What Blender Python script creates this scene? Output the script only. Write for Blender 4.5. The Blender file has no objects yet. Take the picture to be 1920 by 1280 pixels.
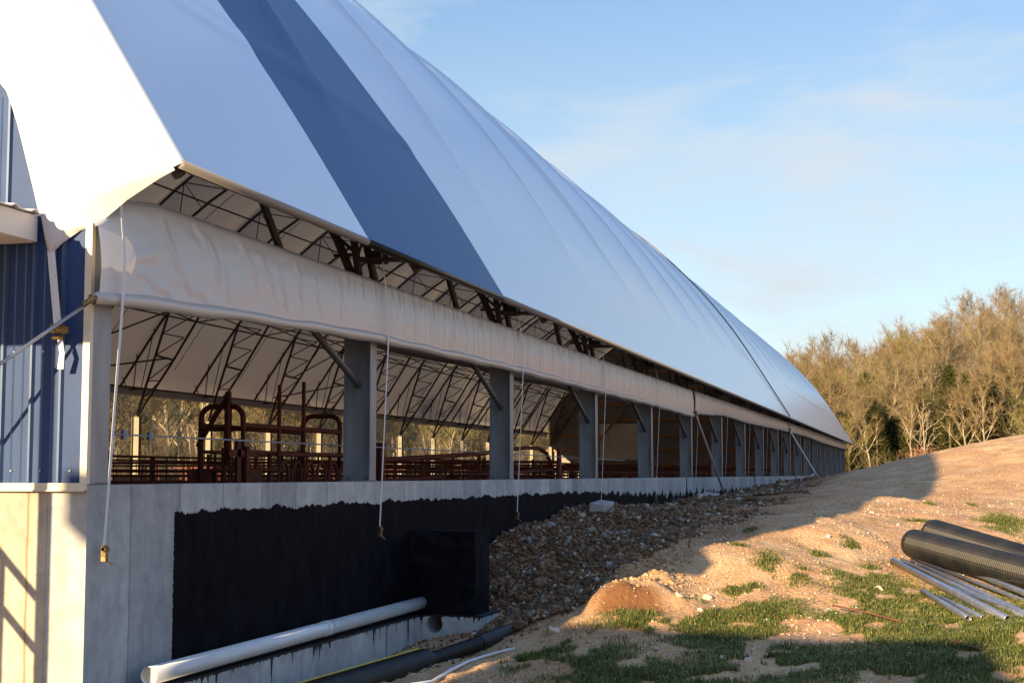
import bpy, bmesh, math, random
import numpy as np
from mathutils import Vector, Matrix
random.seed(7)
SC = bpy.context.scene
COL = SC.collection

# ------------------------------------------------------------------ camera
cam_d = bpy.data.cameras.new('camera')
cam_d.sensor_width = 36.0
cam_d.lens = 52.5
cam_d.clip_start = 0.05
cam_d.clip_end = 3000
cam = bpy.data.objects.new('camera', cam_d)
COL.objects.link(cam)
_ph = math.radians(5.08186); _th = math.radians(15.41341)
_F = Vector((math.cos(_th) * math.cos(_ph), math.sin(_th) * math.cos(_ph), math.sin(_ph)))
_R = Vector((math.sin(_th), -math.cos(_th), 0)); _U = _R.cross(_F)
_M = Matrix((_R, _U, -_F)).transposed().to_4x4()
_M.translation = Vector((-7.73, -4.55, 1.6))
cam.matrix_world = _M
SC.camera = cam

# ------------------------------------------------------------------ light
SUNP = Vector((-1.0, 0.326, 0.260)).normalized()          # towards the sun
el = math.asin(SUNP.z); rot = math.atan2(SUNP.x, SUNP.y)
W = bpy.data.worlds.new("World"); SC.world = W; W.use_nodes = True
nt = W.node_tree; nt.nodes.clear()
N = nt.nodes.new; L = nt.links.new
out = N('ShaderNodeOutputWorld'); bg = N('ShaderNodeBackground'); sky = N('ShaderNodeTexSky')
sky.sky_type = 'NISHITA'; sky.sun_disc = False
sky.sun_elevation = el; sky.sun_rotation = rot
sky.air_density = 1.0; sky.dust_density = 0.6; sky.ozone_density = 1.6; sky.altitude = 300
tc = N('ShaderNodeTexCoord'); mp = N('ShaderNodeMapping'); mp.inputs['Scale'].default_value = (1.3, 2.0, 7.5)
mp.inputs['Rotation'].default_value = (0.12, 0.05, 0.3)
n1 = N('ShaderNodeTexNoise'); n1.inputs['Scale'].default_value = 2.2; n1.inputs['Detail'].default_value = 7; n1.inputs['Roughness'].default_value = 0.55
n1.inputs['Distortion'].default_value = 0.35
cr = N('ShaderNodeValToRGB'); cr.color_ramp.elements[0].position = 0.43; cr.color_ramp.elements[1].position = 0.64
cr.color_ramp.elements[0].color = (0, 0, 0, 1); cr.color_ramp.elements[1].color = (1, 1, 1, 1)
sx = N('ShaderNodeSeparateXYZ'); hr = N('ShaderNodeMapRange')
hr.inputs['From Min'].default_value = 0.0; hr.inputs['From Max'].default_value = 0.34
hr.inputs['To Min'].default_value = 1.0; hr.inputs['To Max'].default_value = 0.0
mul = N('ShaderNodeMath'); mul.operation = 'MULTIPLY'; mul.inputs[1].default_value = 0.62
add = N('ShaderNodeMath'); add.operation = 'MULTIPLY_ADD'; add.inputs[1].default_value = 0.70
mix = N('ShaderNodeMix'); mix.data_type = 'RGBA'
tint = N('ShaderNodeMix'); tint.data_type = 'RGBA'; tint.blend_type = 'MULTIPLY'; tint.inputs[0].default_value = 1.0
SKY_TINT = (.99, 1.04, 1.08, 1); CLOUD = (4.35, 4.75, 5.15, 1); SKY_STR = 0.0725; ZENITH = (.90, 1.19, 1.62, 1)
tint.inputs[7].default_value = SKY_TINT
L(tc.outputs['Generated'], mp.inputs['Vector']); L(mp.outputs['Vector'], n1.inputs['Vector'])
L(n1.outputs['Fac'], cr.inputs['Fac']); L(cr.outputs['Color'], mul.inputs[0])
L(tc.outputs['Generated'], sx.inputs[0]); L(sx.outputs['Z'], hr.inputs['Value'])
L(hr.outputs['Result'], add.inputs[0]); L(mul.outputs[0], add.inputs[2]); add.use_clamp = True
L(sky.outputs['Color'], tint.inputs[6])
L(tint.outputs[2], mix.inputs[6]); mix.inputs[7].default_value = CLOUD; L(add.outputs[0], mix.inputs[0])
zr = N('ShaderNodeMapRange'); zr.interpolation_type = 'SMOOTHSTEP'; zr.inputs['From Min'].default_value = 0.24; zr.inputs['From Max'].default_value = 0.62
zm = N('ShaderNodeMix'); zm.data_type = 'RGBA'; zm.inputs[6].default_value = (1, 1, 1, 1); zm.inputs[7].default_value = ZENITH
zz = N('ShaderNodeMix'); zz.data_type = 'RGBA'; zz.blend_type = 'MULTIPLY'; zz.inputs[0].default_value = 1.0
L(sx.outputs['Z'], zr.inputs['Value']); L(zr.outputs['Result'], zm.inputs[0]); L(mix.outputs[2], zz.inputs[6]); L(zm.outputs[2], zz.inputs[7])
L(zz.outputs[2], bg.inputs['Color']); bg.inputs['Strength'].default_value = SKY_STR
L(bg.outputs[0], out.inputs['Surface'])

sun_d = bpy.data.lights.new('sun', 'SUN'); sun_d.energy = 5.0; sun_d.angle = math.radians(0.5)
sun_d.color = (1.0, 0.745, 0.42)
sun = bpy.data.objects.new('sun', sun_d); COL.objects.link(sun)
sun.rotation_euler = SUNP.to_track_quat('Z', 'Y').to_euler()
sun.location = SUNP * 60
vs = SC.view_settings
vs.view_transform = 'Standard'; vs.look = 'None'; vs.exposure = 1.2; vs.gamma = 1; vs.use_curve_mapping = False

# ------------------------------------------------------------------ helpers
def mat(name, col, rough=0.7, metal=0.0, col2=None, nscale=3.0, detail=6, lo=0.35, hi=0.65, bump=0.0, bscale=40.0,
        vec_scale=(1, 1, 1), island=None, col3=None, n3=18.0, spec=0.5, bdist=0.01):
    m = bpy.data.materials.new(name); m.use_nodes = True
    t = m.node_tree; b = t.nodes['Principled BSDF']; n = t.nodes.new; l = t.links.new
    b.inputs['Roughness'].default_value = rough; b.inputs['Metallic'].default_value = metal
    b.inputs['Specular IOR Level'].default_value = spec
    co = n('ShaderNodeTexCoord'); mpn = n('ShaderNodeMapping'); mpn.inputs['Scale'].default_value = vec_scale
    l(co.outputs['Object'], mpn.inputs['Vector'])
    cur = None
    if col2 is not None:
        nz = n('ShaderNodeTexNoise'); nz.inputs['Scale'].default_value = nscale; nz.inputs['Detail'].default_value = detail
        l(mpn.outputs[0], nz.inputs['Vector'])
        r = n('ShaderNodeValToRGB'); r.color_ramp.elements[0].position = lo; r.color_ramp.elements[1].position = hi
        r.color_ramp.elements[0].color = (*col, 1); r.color_ramp.elements[1].color = (*col2, 1)
        l(nz.outputs['Fac'], r.inputs['Fac']); cur = r.outputs['Color']
    if col3 is not None:
        nz = n('ShaderNodeTexNoise'); nz.inputs['Scale'].default_value = n3; nz.inputs['Detail'].default_value = 8
        l(mpn.outputs[0], nz.inputs['Vector'])
        r = n('ShaderNodeValToRGB'); r.color_ramp.elements[0].position = .52; r.color_ramp.elements[1].position = .66
        r.color_ramp.elements[0].color = (0, 0, 0, 1); r.color_ramp.elements[1].color = (1, 1, 1, 1)
        l(nz.outputs['Fac'], r.inputs['Fac'])
        mx = n('ShaderNodeMix'); mx.data_type = 'RGBA'; l(r.outputs['Color'], mx.inputs[0])
        if cur is not None: l(cur, mx.inputs[6])
        else: mx.inputs[6].default_value = (*col, 1)
        mx.inputs[7].default_value = (*col3, 1); cur = mx.outputs[2]
    if island is not None:
        g = n('ShaderNodeNewGeometry'); r = n('ShaderNodeValToRGB')
        e = r.color_ramp.elements; e[0].color = (*island[0], 1); e[1].color = (*island[-1], 1)
        for i, c in enumerate(island[1:-1]):
            k = e.new((i + 1) / (len(island) - 1)); k.color = (*c, 1)
        l(g.outputs['Random Per Island'], r.inputs['Fac'])
        if cur is None: cur = r.outputs['Color']
        else:
            mx = n('ShaderNodeMix'); mx.data_type = 'RGBA'; mx.blend_type = 'MULTIPLY'; mx.inputs[0].default_value = 1
            l(cur, mx.inputs[6]); l(r.outputs['Color'], mx.inputs[7]); cur = mx.outputs[2]
    if cur is None: b.inputs['Base Color'].default_value = (*col, 1)
    else: l(cur, b.inputs['Base Color'])
    if bump:
        nb = n('ShaderNodeTexNoise'); nb.inputs['Scale'].default_value = bscale; nb.inputs['Detail'].default_value = 6
        bp = n('ShaderNodeBump'); bp.inputs['Strength'].default_value = bump; bp.inputs['Distance'].default_value = bdist
        l(mpn.outputs[0], nb.inputs['Vector']); l(nb.outputs['Fac'], bp.inputs['Height']); l(bp.outputs['Normal'], b.inputs['Normal'])
    return m

def link(o, parent=None, label=None, cat=None, group=None, kind=None):
    COL.objects.link(o)
    if parent is not None: o.parent = parent
    if label: o['label'] = label
    if cat: o['category'] = cat
    if group: o['group'] = group
    if kind: o['kind'] = kind
    return o
def empty(name, loc=(0, 0, 0), rz=0, **k):
    o = bpy.data.objects.new(name, None); o.empty_display_size = 0.2
    o.location = loc; o.rotation_euler = (0, 0, rz)
    return link(o, **k)
class MB:
    def __init__(s): s.v = []; s.f = []
    def box(s, x0, x1, y0, y1, z0, z1):
        n = len(s.v)
        s.v += [(x0, y0, z0), (x1, y0, z0), (x1, y1, z0), (x0, y1, z0), (x0, y0, z1), (x1, y0, z1), (x1, y1, z1), (x0, y1, z1)]
        s.f += [tuple(n + i for i in q) for q in ((3, 2, 1, 0), (4, 5, 6, 7), (0, 1, 5, 4), (1, 2, 6, 5), (2, 3, 7, 6), (3, 0, 4, 7))]
        return s
    def tube(s, pts, r, n=8, cap=True, square=False):
        pts = [Vector(p) for p in pts]; k0 = len(s.v)
        rs = r if isinstance(r, (list, tuple)) else [r] * len(pts)
        up = Vector((0, 0, 1))
        for i, p in enumerate(pts):
            t = (pts[min(i + 1, len(pts) - 1)] - pts[max(i - 1, 0)]).normalized()
            a = t.cross(up)
            if a.length < 1e-3: a = t.cross(Vector((0, 1, 0)))
            a.normalize(); b = a.cross(t).normalized()
            for j in range(n):
                an = 2 * math.pi * (j + .5) / n
                s.v.append(tuple(p + (a * math.cos(an) + b * math.sin(an)) * rs[i]))
        for i in range(len(pts) - 1):
            for j in range(n):
                q = k0 + i * n
                s.f.append((q + j, q + (j + 1) % n, q + n + (j + 1) % n, q + n + j))
        if cap:
            s.f.append(tuple(k0 + j for j in reversed(range(n))))
            s.f.append(tuple(k0 + (len(pts) - 1) * n + j for j in range(n)))
        return s
    def ring(s, p0, p1, ro, ri, n=20):
        """open pipe with wall thickness"""
        p0 = Vector(p0); p1 = Vector(p1); t = (p1 - p0).normalized(); a = t.cross(Vector((0, 0, 1))).normalized(); b = a.cross(t)
        k = len(s.v)
        for p, r in ((p0, ri), (p0, ro), (p1, ro), (p1, ri)):
            for j in range(n):
                an = 2 * math.pi * j / n
                s.v.append(tuple(p + (a * math.cos(an) + b * math.sin(an)) * r))
        for m in range(4):
            for j in range(n):
                s.f.append((k + m * n + j, k + m * n + (j + 1) % n, k + ((m + 1) % 4) * n + (j + 1) % n, k + ((m + 1) % 4) * n + j))
        return s
    def build(s, name, m, parent=None, smooth=False, **k):
        me = bpy.data.meshes.new(name); me.from_pydata(s.v, [], s.f); me.materials.append(m)
        if smooth: me.polygons.foreach_set('use_smooth', [True] * len(me.polygons))
        me.update()
        return link(bpy.data.objects.new(name, me), parent, **k)
def np_mesh(name, V, F, m, parent=None, smooth=False, do_link=True, **k):
    """fast mesh from arrays; F is (n,3) or (n,4)"""
    me = bpy.data.meshes.new(name); V = np.asarray(V, np.float32); F = np.asarray(F, np.int32)
    me.vertices.add(len(V)); me.vertices.foreach_set('co', V.ravel())
    c = F.shape[1]; me.loops.add(F.size); me.loops.foreach_set('vertex_index', F.ravel())
    me.polygons.add(len(F)); me.polygons.foreach_set('loop_start', np.arange(0, F.size, c, dtype=np.int32))
    me.polygons.foreach_set('loop_total', np.full(len(F), c, np.int32))
    if smooth: me.polygons.foreach_set('use_smooth', np.ones(len(F), bool))
    me.materials.append(m); me.update(calc_edges=True); me.validate()
    if not do_link: return me
    return link(bpy.data.objects.new(name, me), parent, **k)
def grid_faces(nu, nv, flip=False):
    i = np.arange(nu - 1)[:, None] * nv + np.arange(nv - 1)[None]
    i = i.ravel(); F = np.stack([i, i + nv, i + nv + 1, i + 1], 1)
    return F[:, ::-1] if flip else F
# ------------------------------------------------------------------ terrain
# height control points (x, y, z) of the dug-out strip, the stone heap and the dirt slope
GP = np.array([
    (-2.00, -0.02, 0.050),
    (0.00, -0.02, 0.040),
    (2.00, -0.02, 0.050),
    (4.00, -0.02, 0.060),
    (5.60, -0.02, 0.120),
    (6.60, -0.02, 0.420),
    (8.33, -0.02, 0.946),
    (11.10, -0.02, 1.148),
    (14.00, -0.02, 1.080),
    (17.00, -0.02, 1.030),
    (21.00, -0.02, 1.080),
    (28.00, -0.02, 1.050),
    (43.00, -0.02, 1.120),
    (58.00, -0.02, 1.230),
    (82.00, -0.02, 1.475),
    (100.00, -0.02, 1.600),
    (-2.00, -1.00, 0.050),
    (0.00, -1.00, 0.050),
    (2.00, -1.00, 0.060),
    (-3.00, -3.00, 0.100),
    (-3.00, -8.00, 0.200),
    (-3.00, -15.00, 0.400),
    (10.00, -15.00, 1.200),
    (12.98, -4.03, 1.308),
    (23.58, -4.92, 1.995),
    (8.71, -3.57, 1.111),
    (6.73, -2.38, 0.878),
    (5.16, -1.82, 0.485),
    (4.36, -1.53, 0.349),
    (3.80, -1.33, 0.190),
    (4.36, -2.64, 0.243),
    (4.21, -3.98, 0.307),
    (4.00, -5.15, 0.383),
    (2.89, -1.78, 0.098),
    (3.00, -3.30, 0.140),
    (2.96, -5.09, 0.209),
    (5.79, -2.99, 0.507),
    (6.96, -3.87, 0.635),
    (5.06, -5.20, 0.400),
    (8.42, -4.29, 0.712),
    (7.16, -5.32, 0.549),
    (7.42, -3.33, 0.805),
    (13.26, -4.99, 1.166),
    (18.70, -5.97, 1.502),
    (14.51, -5.73, 1.144),
    (32.42, -6.99, 2.600),
    (29.04, -5.95, 2.335),
    (24.64, -5.04, 2.085),
    (26.50, -4.16, 1.882),
    (27.39, -3.56, 1.733),
    (38.56, -2.46, 1.536),
    (25.16, -2.95, 1.543),
    (11.58, -2.67, 1.120),
    (8.48, -2.69, 0.968),
    (18.80, -2.44, 1.267),
    (23.03, -2.74, 1.397),
    (7.63, -2.24, 0.952),
    (6.81, -1.84, 0.686),
    (6.30, -1.42, 0.509),
    (6.55, -0.83, 0.504),
    (4.87, -1.08, 0.242),
    (8.85, -0.23, 0.929),
    (10.08, -0.91, 0.889),
    (8.74, -1.72, 0.890),
    (6.84, -1.99, 0.790),
    (4.13, -1.01, 0.142),
    (13.42, -1.75, 1.070),
    (17.28, -0.62, 0.969)])
def _tps(r):
    return r * r * np.log(r + 1e-6)
_n = len(GP)
_D = np.hypot(GP[:, None, 0] - GP[None, :, 0], GP[:, None, 1] - GP[None, :, 1])
_A = np.zeros((_n + 3, _n + 3))
_A[:_n, :_n] = _tps(_D) + np.eye(_n) * 0.4
_A[:_n, _n] = 1; _A[:_n, _n + 1] = GP[:, 0]; _A[:_n, _n + 2] = GP[:, 1]
_A[_n:, :_n] = _A[:_n, _n:].T
_W = np.linalg.solve(_A, np.concatenate([GP[:, 2], [0, 0, 0]]))
def smooth(a, b, x):
    t = np.clip((x - a) / (b - a), 0, 1); return t * t * (3 - 2 * t)
_rs = np.random.RandomState(5)
_lat = _rs.rand(256, 256)
def vnoise(x, y, f):
    x = np.asarray(x, float) * f + 37.3; y = np.asarray(y, float) * f + 91.7
    xi = np.floor(x).astype(int); yi = np.floor(y).astype(int)
    u = x - xi; v = y - yi; u = u * u * (3 - 2 * u); v = v * v * (3 - 2 * v)
    a = _lat[xi % 256, yi % 256]; b = _lat[(xi + 1) % 256, yi % 256]
    c = _lat[xi % 256, (yi + 1) % 256]; d = _lat[(xi + 1) % 256, (yi + 1) % 256]
    return (a * (1 - u) + b * u) * (1 - v) + (c * (1 - u) + d * u) * v - 0.5
def ground_base(x, y):
    x = np.asarray(x, float); y = np.asarray(y, float)
    xc = np.clip(x, -3, 100); yc = np.clip(y, -16, 1)
    z = np.full(np.broadcast(x, y).shape, _W[_n]) + _W[_n + 1] * xc + _W[_n + 2] * yc
    for i in range(_n):
        z = z + _W[i] * _tps(np.hypot(xc - GP[i, 0], yc - GP[i, 1]))
    z = np.clip(z, 0.02, 3.0)
    far = 1.3 + 0 * z
    k = smooth(45, 95, x); z = z * (1 - k) + 1.45 * k
    k = smooth(-9, -22, y); z = z * (1 - k) + 1.2 * k
    k = smooth(0.3, 0.8, y) * smooth(-1.5, -0.6, x); z = z * (1 - k) + 0.1 * k
    k = smooth(18.6, 21, y); z = z * (1 - k) + 1.25 * k
    # wooded rise beyond the barn
    z = z + smooth(128, 185, x) * (7.0 - .2 * np.clip(y, -60, 35)) + 13.0 * smooth(38, 90, y)
    return z
def ground_z(x, y):
    z = ground_base(x, y)
    near = (1 - smooth(30, 80, x)) * 1.0
    return z + near * (0.07 * vnoise(x, y, 1.1) + 0.045 * vnoise(x, y, 3.1) + 0.024 * vnoise(x, y, 8.3) + 0.012 * vnoise(x, y, 19)) + 0.25 * (1 - near) * vnoise(x, y, .2)
# ------------------------------------------------------------------ materials
M = {}
def two_sided(name, c_out, c_in, rough, bump=0.15, bscale=2.0, trans=0.04, spec=.4):
    m = mat(name, c_out, rough, spec=spec)
    t = m.node_tree; b = t.nodes['Principled BSDF']; n = t.nodes.new; l = t.links.new
    g = n('ShaderNodeNewGeometry'); mx = n('ShaderNodeMix'); mx.data_type = 'RGBA'
    l(g.outputs['Backfacing'], mx.inputs[0]); mx.inputs[6].default_value = (*c_out, 1); mx.inputs[7].default_value = (*c_in, 1)
    l(mx.outputs[2], b.inputs['Base Color'])
    co = n('ShaderNodeTexCoord'); nb = n('ShaderNodeTexNoise'); nb.inputs['Scale'].default_value = bscale; nb.inputs['Detail'].default_value = 3
    mpn = n('ShaderNodeMapping'); mpn.inputs['Scale'].default_value = (1, .35, .35); mpn.inputs['Rotation'].default_value = (0, .3, 0)
    bp = n('ShaderNodeBump'); bp.inputs['Strength'].default_value = bump; bp.inputs['Distance'].default_value = 0.05
    l(co.outputs['Object'], mpn.inputs[0]); l(mpn.outputs[0], nb.inputs['Vector']); l(nb.outputs['Fac'], bp.inputs['Height']); l(bp.outputs['Normal'], b.inputs['Normal'])
    tr = n('ShaderNodeBsdfTranslucent'); tr.inputs['Color'].default_value = (*c_in, 1); ms = n('ShaderNodeMixShader'); ms.inputs[0].default_value = trans
    l(b.outputs[0], ms.inputs[1]); l(tr.outputs[0], ms.inputs[2]); l(ms.outputs[0], t.nodes['Material Output'].inputs['Surface'])
    return m
M['roof_white'] = two_sided('white roof fabric', (.65, .745, .82), (.64, .60, .59), .24, trans=.09, spec=.9)
M['roof_white'].node_tree.nodes['Principled BSDF'].inputs['Coat Weight'].default_value = .45
M['roof_white'].node_tree.nodes['Principled BSDF'].inputs['Coat Roughness'].default_value = .22
M['roof_blue'] = two_sided('blue roof fabric', (.018, .082, .222), (.45, .43, .42), .40, spec=.22)
M['curtain'] = two_sided('translucent curtain vinyl', (.66, .70, .75), (.66, .63, .60), .28, bump=.08, bscale=7, trans=.22, spec=.6)
M['galv'] = mat('galvanised steel', (.20, .225, .26), .5, .35, col2=(.30, .33, .37), nscale=5, vec_scale=(1, 1, .25), bump=.1, bscale=30)
M['dark_steel'] = mat('dark truss steel', (.06, .045, .042), .55, .3, col2=(.10, .07, .062), nscale=4)
M['hem'] = mat('dull tan hem cloth', (.24, .22, .20), .7)
M['galv_far'] = mat('galvanised steel with glare toned down', (.24, .22, .17), .75, 0, col2=(.30, .27, .21), nscale=5)  # far-post copy of the steel, sun glare toned down in its colour
M['dark_grey'] = mat('dark grey painted steel', (.045, .045, .045), .5, .2)
M['grey_tube'] = mat('grey brace tube', (.09, .095, .105), .45, .4)
M['white_metal'] = mat('white painted metal', (.72, .70, .66), .45, col2=(.78, .76, .73), nscale=3)
M['cream_metal'] = mat('cream flashing metal', (.62, .56, .44), .4, col2=(.7, .63, .5), nscale=5)
M['blue_metal'] = mat('blue wall metal', (.026, .056, .15), .46, .0, spec=.16, col2=(.034, .070, .18), nscale=2.5, bump=.03, bscale=6)
M['rib_metal'] = mat('blue wall metal with lightened rib highlights', (.05, .09, .19), .36, .15, col2=(.06, .11, .22), nscale=3, spec=.5)  # rib copy of the wall blue, highlights lightened into its colour
M['strap'] = mat('white webbing', (.72, .73, .76), .7, col2=(.62, .64, .68), nscale=60)
M['brass'] = mat('brassy rusted metal', (.30, .23, .10), .4, .7, col2=(.12, .07, .03), nscale=40)
M['rust_red'] = mat('rusty red pipe', (.20, .036, .020), .6, .1, col2=(.085, .028, .022), nscale=8, bump=.2, bscale=60)
M['rust'] = mat('bare rust', (.20, .075, .035), .85, col2=(.10, .045, .03), nscale=25, bump=.3)
M['pvc'] = mat('white plastic pipe', (.72, .73, .74), .32, col2=(.60, .61, .62), nscale=6, vec_scale=(.5, 3, 3))
M['corr'] = mat('black ribbed plastic', (.010, .010, .011), .42, col2=(.02, .018, .016), nscale=4, spec=.3)
M['yellow'] = mat('yellow stripe plastic', (.65, .45, .03), .5)
M['bitumen'] = mat('black waterproof coating', (.005, .0045, .0075), .8, col2=(.010, .009, .013), nscale=6, bump=.25, bscale=25, spec=.05, col3=(.016, .015, .019), n3=7)
M['wood'] = mat('orange timber', (.42, .19, .06), .7, col2=(.34, .15, .05), nscale=4, vec_scale=(.4, 1, 1))
M['panel_in'] = mat('tan inner panel', (.25, .22, .185), .6, col2=(.20, .175, .15), nscale=3)
M['sheet'] = mat('pale plastic sheet', (.66, .60, .52), .5, col2=(.58, .52, .45), nscale=3)
M['steel_pipe'] = mat('zinc pipe', (.42, .44, .48), .28, .8, col2=(.33, .34, .38), nscale=12)
M['floor'] = mat('barn floor soil', (.10, .07, .05), .95, col2=(.06, .045, .035), nscale=2)

def concrete(name, painted=False, drips=False):
    m = bpy.data.materials.new(name); m.use_nodes = True
    t = m.node_tree; b = t.nodes['Principled BSDF']; n = t.nodes.new; l = t.links.new
    co = n('ShaderNodeTexCoord')
    def noise(scale, sc, detail=6, rough=.55):
        mp_ = n('ShaderNodeMapping'); mp_.inputs['Scale'].default_value = sc; l(co.outputs['Object'], mp_.inputs[0])
        z = n('ShaderNodeTexNoise'); z.inputs['Scale'].default_value = scale; z.inputs['Detail'].default_value = detail; z.inputs['Roughness'].default_value = rough
        l(mp_.outputs[0], z.inputs['Vector']); return z.outputs['Fac']
    def ramp(v, stops):
        r = n('ShaderNodeValToRGB'); e = r.color_ramp.elements
        e[0].position = stops[0][0]; e[0].color = (*stops[0][1], 1); e[1].position = stops[-1][0]; e[1].color = (*stops[-1][1], 1)
        for p, c in stops[1:-1]:
            k = e.new(p); k.color = (*c, 1)
        l(v, r.inputs['Fac']); return r.outputs['Color']
    def mixc(f, a, c, mode='MIX'):
        x = n('ShaderNodeMix'); x.data_type = 'RGBA'; x.blend_type = mode
        for i, q in ((0, f), (6, a), (7, c)):
            if isinstance(q, (int, float)): x.inputs[i].default_value = q
            elif isinstance(q, tuple): x.inputs[i].default_value = (*q, 1)
            else: l(q, x.inputs[i])
        return x.outputs[2]
    def mth(op, a, c, d=None):
        x = n('ShaderNodeMath'); x.operation = op
        for i, q in ((0, a), (1, c)) if d is None else ((0, a), (1, c), (2, d)):
            if isinstance(q, (int, float)): x.inputs[i].default_value = q
            else: l(q, x.inputs[i])
        return x.outputs[0]
    base = ramp(noise(1.6, (1, 1, .6)), [(.3, (.35, .36, .36)), (.5, (.45, .46, .455)), (.72, (.54, .55, .54))])
    streak = ramp(noise(4, (2.2, 2.2, .22), 5), [(.3, (.84, .84, .84)), (.65, (1.06, 1.06, 1.06))])
    c = mixc(1.0, base, streak, 'MULTIPLY')
    blot = ramp(noise(9, (1, 1, 1), 7, .6), [(.34, (.82, .82, .83)), (.6, (1.05, 1.05, 1.05))])
    c = mixc(1.0, c, blot, 'MULTIPLY')
    vor = n('ShaderNodeTexVoronoi'); vor.inputs['Scale'].default_value = 13; l(co.outputs['Object'], vor.inputs['Vector'])
    pit = ramp(vor.outputs['Distance'], [(.045, (.45, .42, .38)), (.075, (1, 1, 1))])
    c = mixc(1.0, c, pit, 'MULTIPLY')
    sp = n('ShaderNodeSeparateXYZ'); l(co.outputs['Object'], sp.inputs[0])
    # cast panel tones along the wall, about 0.6 m apart
    if painted:
        pn = n('ShaderNodeTexWhiteNoise'); pn.noise_dimensions = '1D'
        fl = mth('FLOOR', mth('DIVIDE', mth('ADD', sp.outputs['X'], .34), .605), 0.0)
        l(fl, pn.inputs['W'])
        c = mixc(1.0, c, ramp(pn.outputs['Value'], [(0, (.78, .78, .79)), (1, (1.14, 1.14, 1.13))]), 'MULTIPLY')
        fr = mth('FRACT', mth('DIVIDE', mth('ADD', sp.outputs['X'], .34), .605), 0.0)
        ln = ramp(mth('ABSOLUTE', mth('SUBTRACT', fr, .5), 0.0), [(.0, (1, 1, 1)), (.484, (1, 1, 1)), (.492, (.6, .6, .6))])
        c = mixc(1.0, c, ln, 'MULTIPLY')
        # coated area: below an uneven hand-brushed line, starting past the bare corner
        edge = noise(2.4, (1, 1, .0), 6, .65); fine = noise(30, (1.4, 1, .5), 5)
        far = ramp(mth('DIVIDE', sp.outputs['X'], 40.0), [(0, (.0, .0, .0)), (.3, (.0, .0, .0)), (.5, (1, 1, 1))])
        off = mth('MULTIPLY', mth('SUBTRACT', edge, .5), mth('MULTIPLY_ADD', far, .75, .22))
        jit = mth('MULTIPLY', mth('SUBTRACT', fine, .5), .045)
        top = mth('SUBTRACT', mth('ADD', mth('ADD', off, jit), 1.365), mth('MULTIPLY', far, .13))
        mz = mth('GREATER_THAN', top, sp.outputs['Z'])
        xe = mth('ADD', mth('MULTIPLY', mth('SUBTRACT', noise(26, (0, 0, 1.3), 5), .5), .05), .80)
        mxk = mth('GREATER_THAN', sp.outputs['X'], xe)
        mk = mth('MULTIPLY', mz, mxk)
        tar = ramp(noise(5, (1, 1, .5), 8, .7), [(.42, (.0045, .004, .0068)), (.72, (.013, .0125, .0165))])
        c = mixc(mk, c, tar)
        rg = mth('SUBTRACT', .85, mth('MULTIPLY', mk, .1)); l(rg, b.inputs['Roughness']); l(mth('SUBTRACT', .4, mth('MULTIPLY', mk, .36)), b.inputs['Specular IOR Level'])
    elif drips:
        top = mth('ADD', mth('MULTIPLY', mth('POWER', noise(14, (1.2, 1.2, .03), 3), 11.0), -13.), .345)
        lip = mth('ADD', mth('MULTIPLY', mth('SUBTRACT', noise(22, (1, 1, 1), 4), .5), .04), .325)
        mk = mth('GREATER_THAN', sp.outputs['Z'], mth('MINIMUM', top, lip))
        c = mixc(mk, c, (.008, .007, .011)); b.inputs['Roughness'].default_value = .75
    else:
        b.inputs['Roughness'].default_value = .85
        seam = ramp(mth('ABSOLUTE', mth('SUBTRACT', sp.outputs['Y'], mth('MULTIPLY_ADD', noise(3, (0, 0, 1), 3), .03, .36)), 0.0), [(.004, (.72, .58, .42)), (.012, (1, 1, 1))])
        c = mixc(1.0, c, seam, 'MULTIPLY')
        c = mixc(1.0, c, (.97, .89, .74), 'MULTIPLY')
    l(c, b.inputs['Base Color'])
    bp = n('ShaderNodeBump'); bp.inputs['Strength'].default_value = .35; bp.inputs['Distance'].default_value = .008
    h = mth('ADD', noise(35, (1, 1, 1), 8, .65), mth('MULTIPLY', noise(7, (2, 2, .4), 4), .8)); l(h, bp.inputs['Height']); l(bp.outputs['Normal'], b.inputs['Normal'])
    return m
M['conc_wall'] = concrete('cast concrete with black coating', painted=True)
M['conc_front'] = concrete('bare cast concrete')
M['conc_foot'] = concrete('footing concrete with tar drips', drips=True)

# ------------------------------------------------------------------ barn skeleton data
WID = 18.0; XF = -0.22; XE = 82.7
CX = [0, 4.38, 8.85, 13.45, 18.0, 22.6, 27.3, 31.95] + [31.95 + 4.6 * k for k in range(1, 12)]
_py = np.array([-.48, .25, .8, 1.4, 2.15, 3.1, 4.3, 5.2, 6.2, 7.2, 8.2, 9.0])
_pz = np.array([3.39, 4.57, 5.46, 6.38, 7.31, 8.30, 9.38, 9.95, 10.45, 10.85, 11.12, 11.22])
def near_prof(k=1):
    """dense smooth half profile from eave to ridge"""
    d = np.concatenate([[0], np.cumsum(np.hypot(np.diff(_py), np.diff(_pz)))])
    t = np.linspace(0, d[-1], 81)
    # light smoothing of the polyline
    y = np.interp(t, d, _py); z = np.interp(t, d, _pz)
    for _ in range(30):
        y[1:-1] = (y[:-2] + 2 * y[1:-1] + y[2:]) / 4; z[1:-1] = (z[:-2] + 2 * z[1:-1] + z[2:]) / 4
    return y[::2], z[::2]
HY, HZ = near_prof()
def full_prof():
    fy = 18.7 - (HY + .48) * (18.7 - 9.0) / 9.48
    fz = 4.0 + (HZ - HZ[0]) * (HZ[-1] - 4.0) / (HZ[-1] - HZ[0])
    return np.concatenate([HY, fy[::-1][1:]]), np.concatenate([HZ, fz[::-1][1:]])
PY, PZ = full_prof()
_ty = np.gradient(PY); _tz = np.gradient(PZ); _tl = np.hypot(_ty, _tz)
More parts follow.
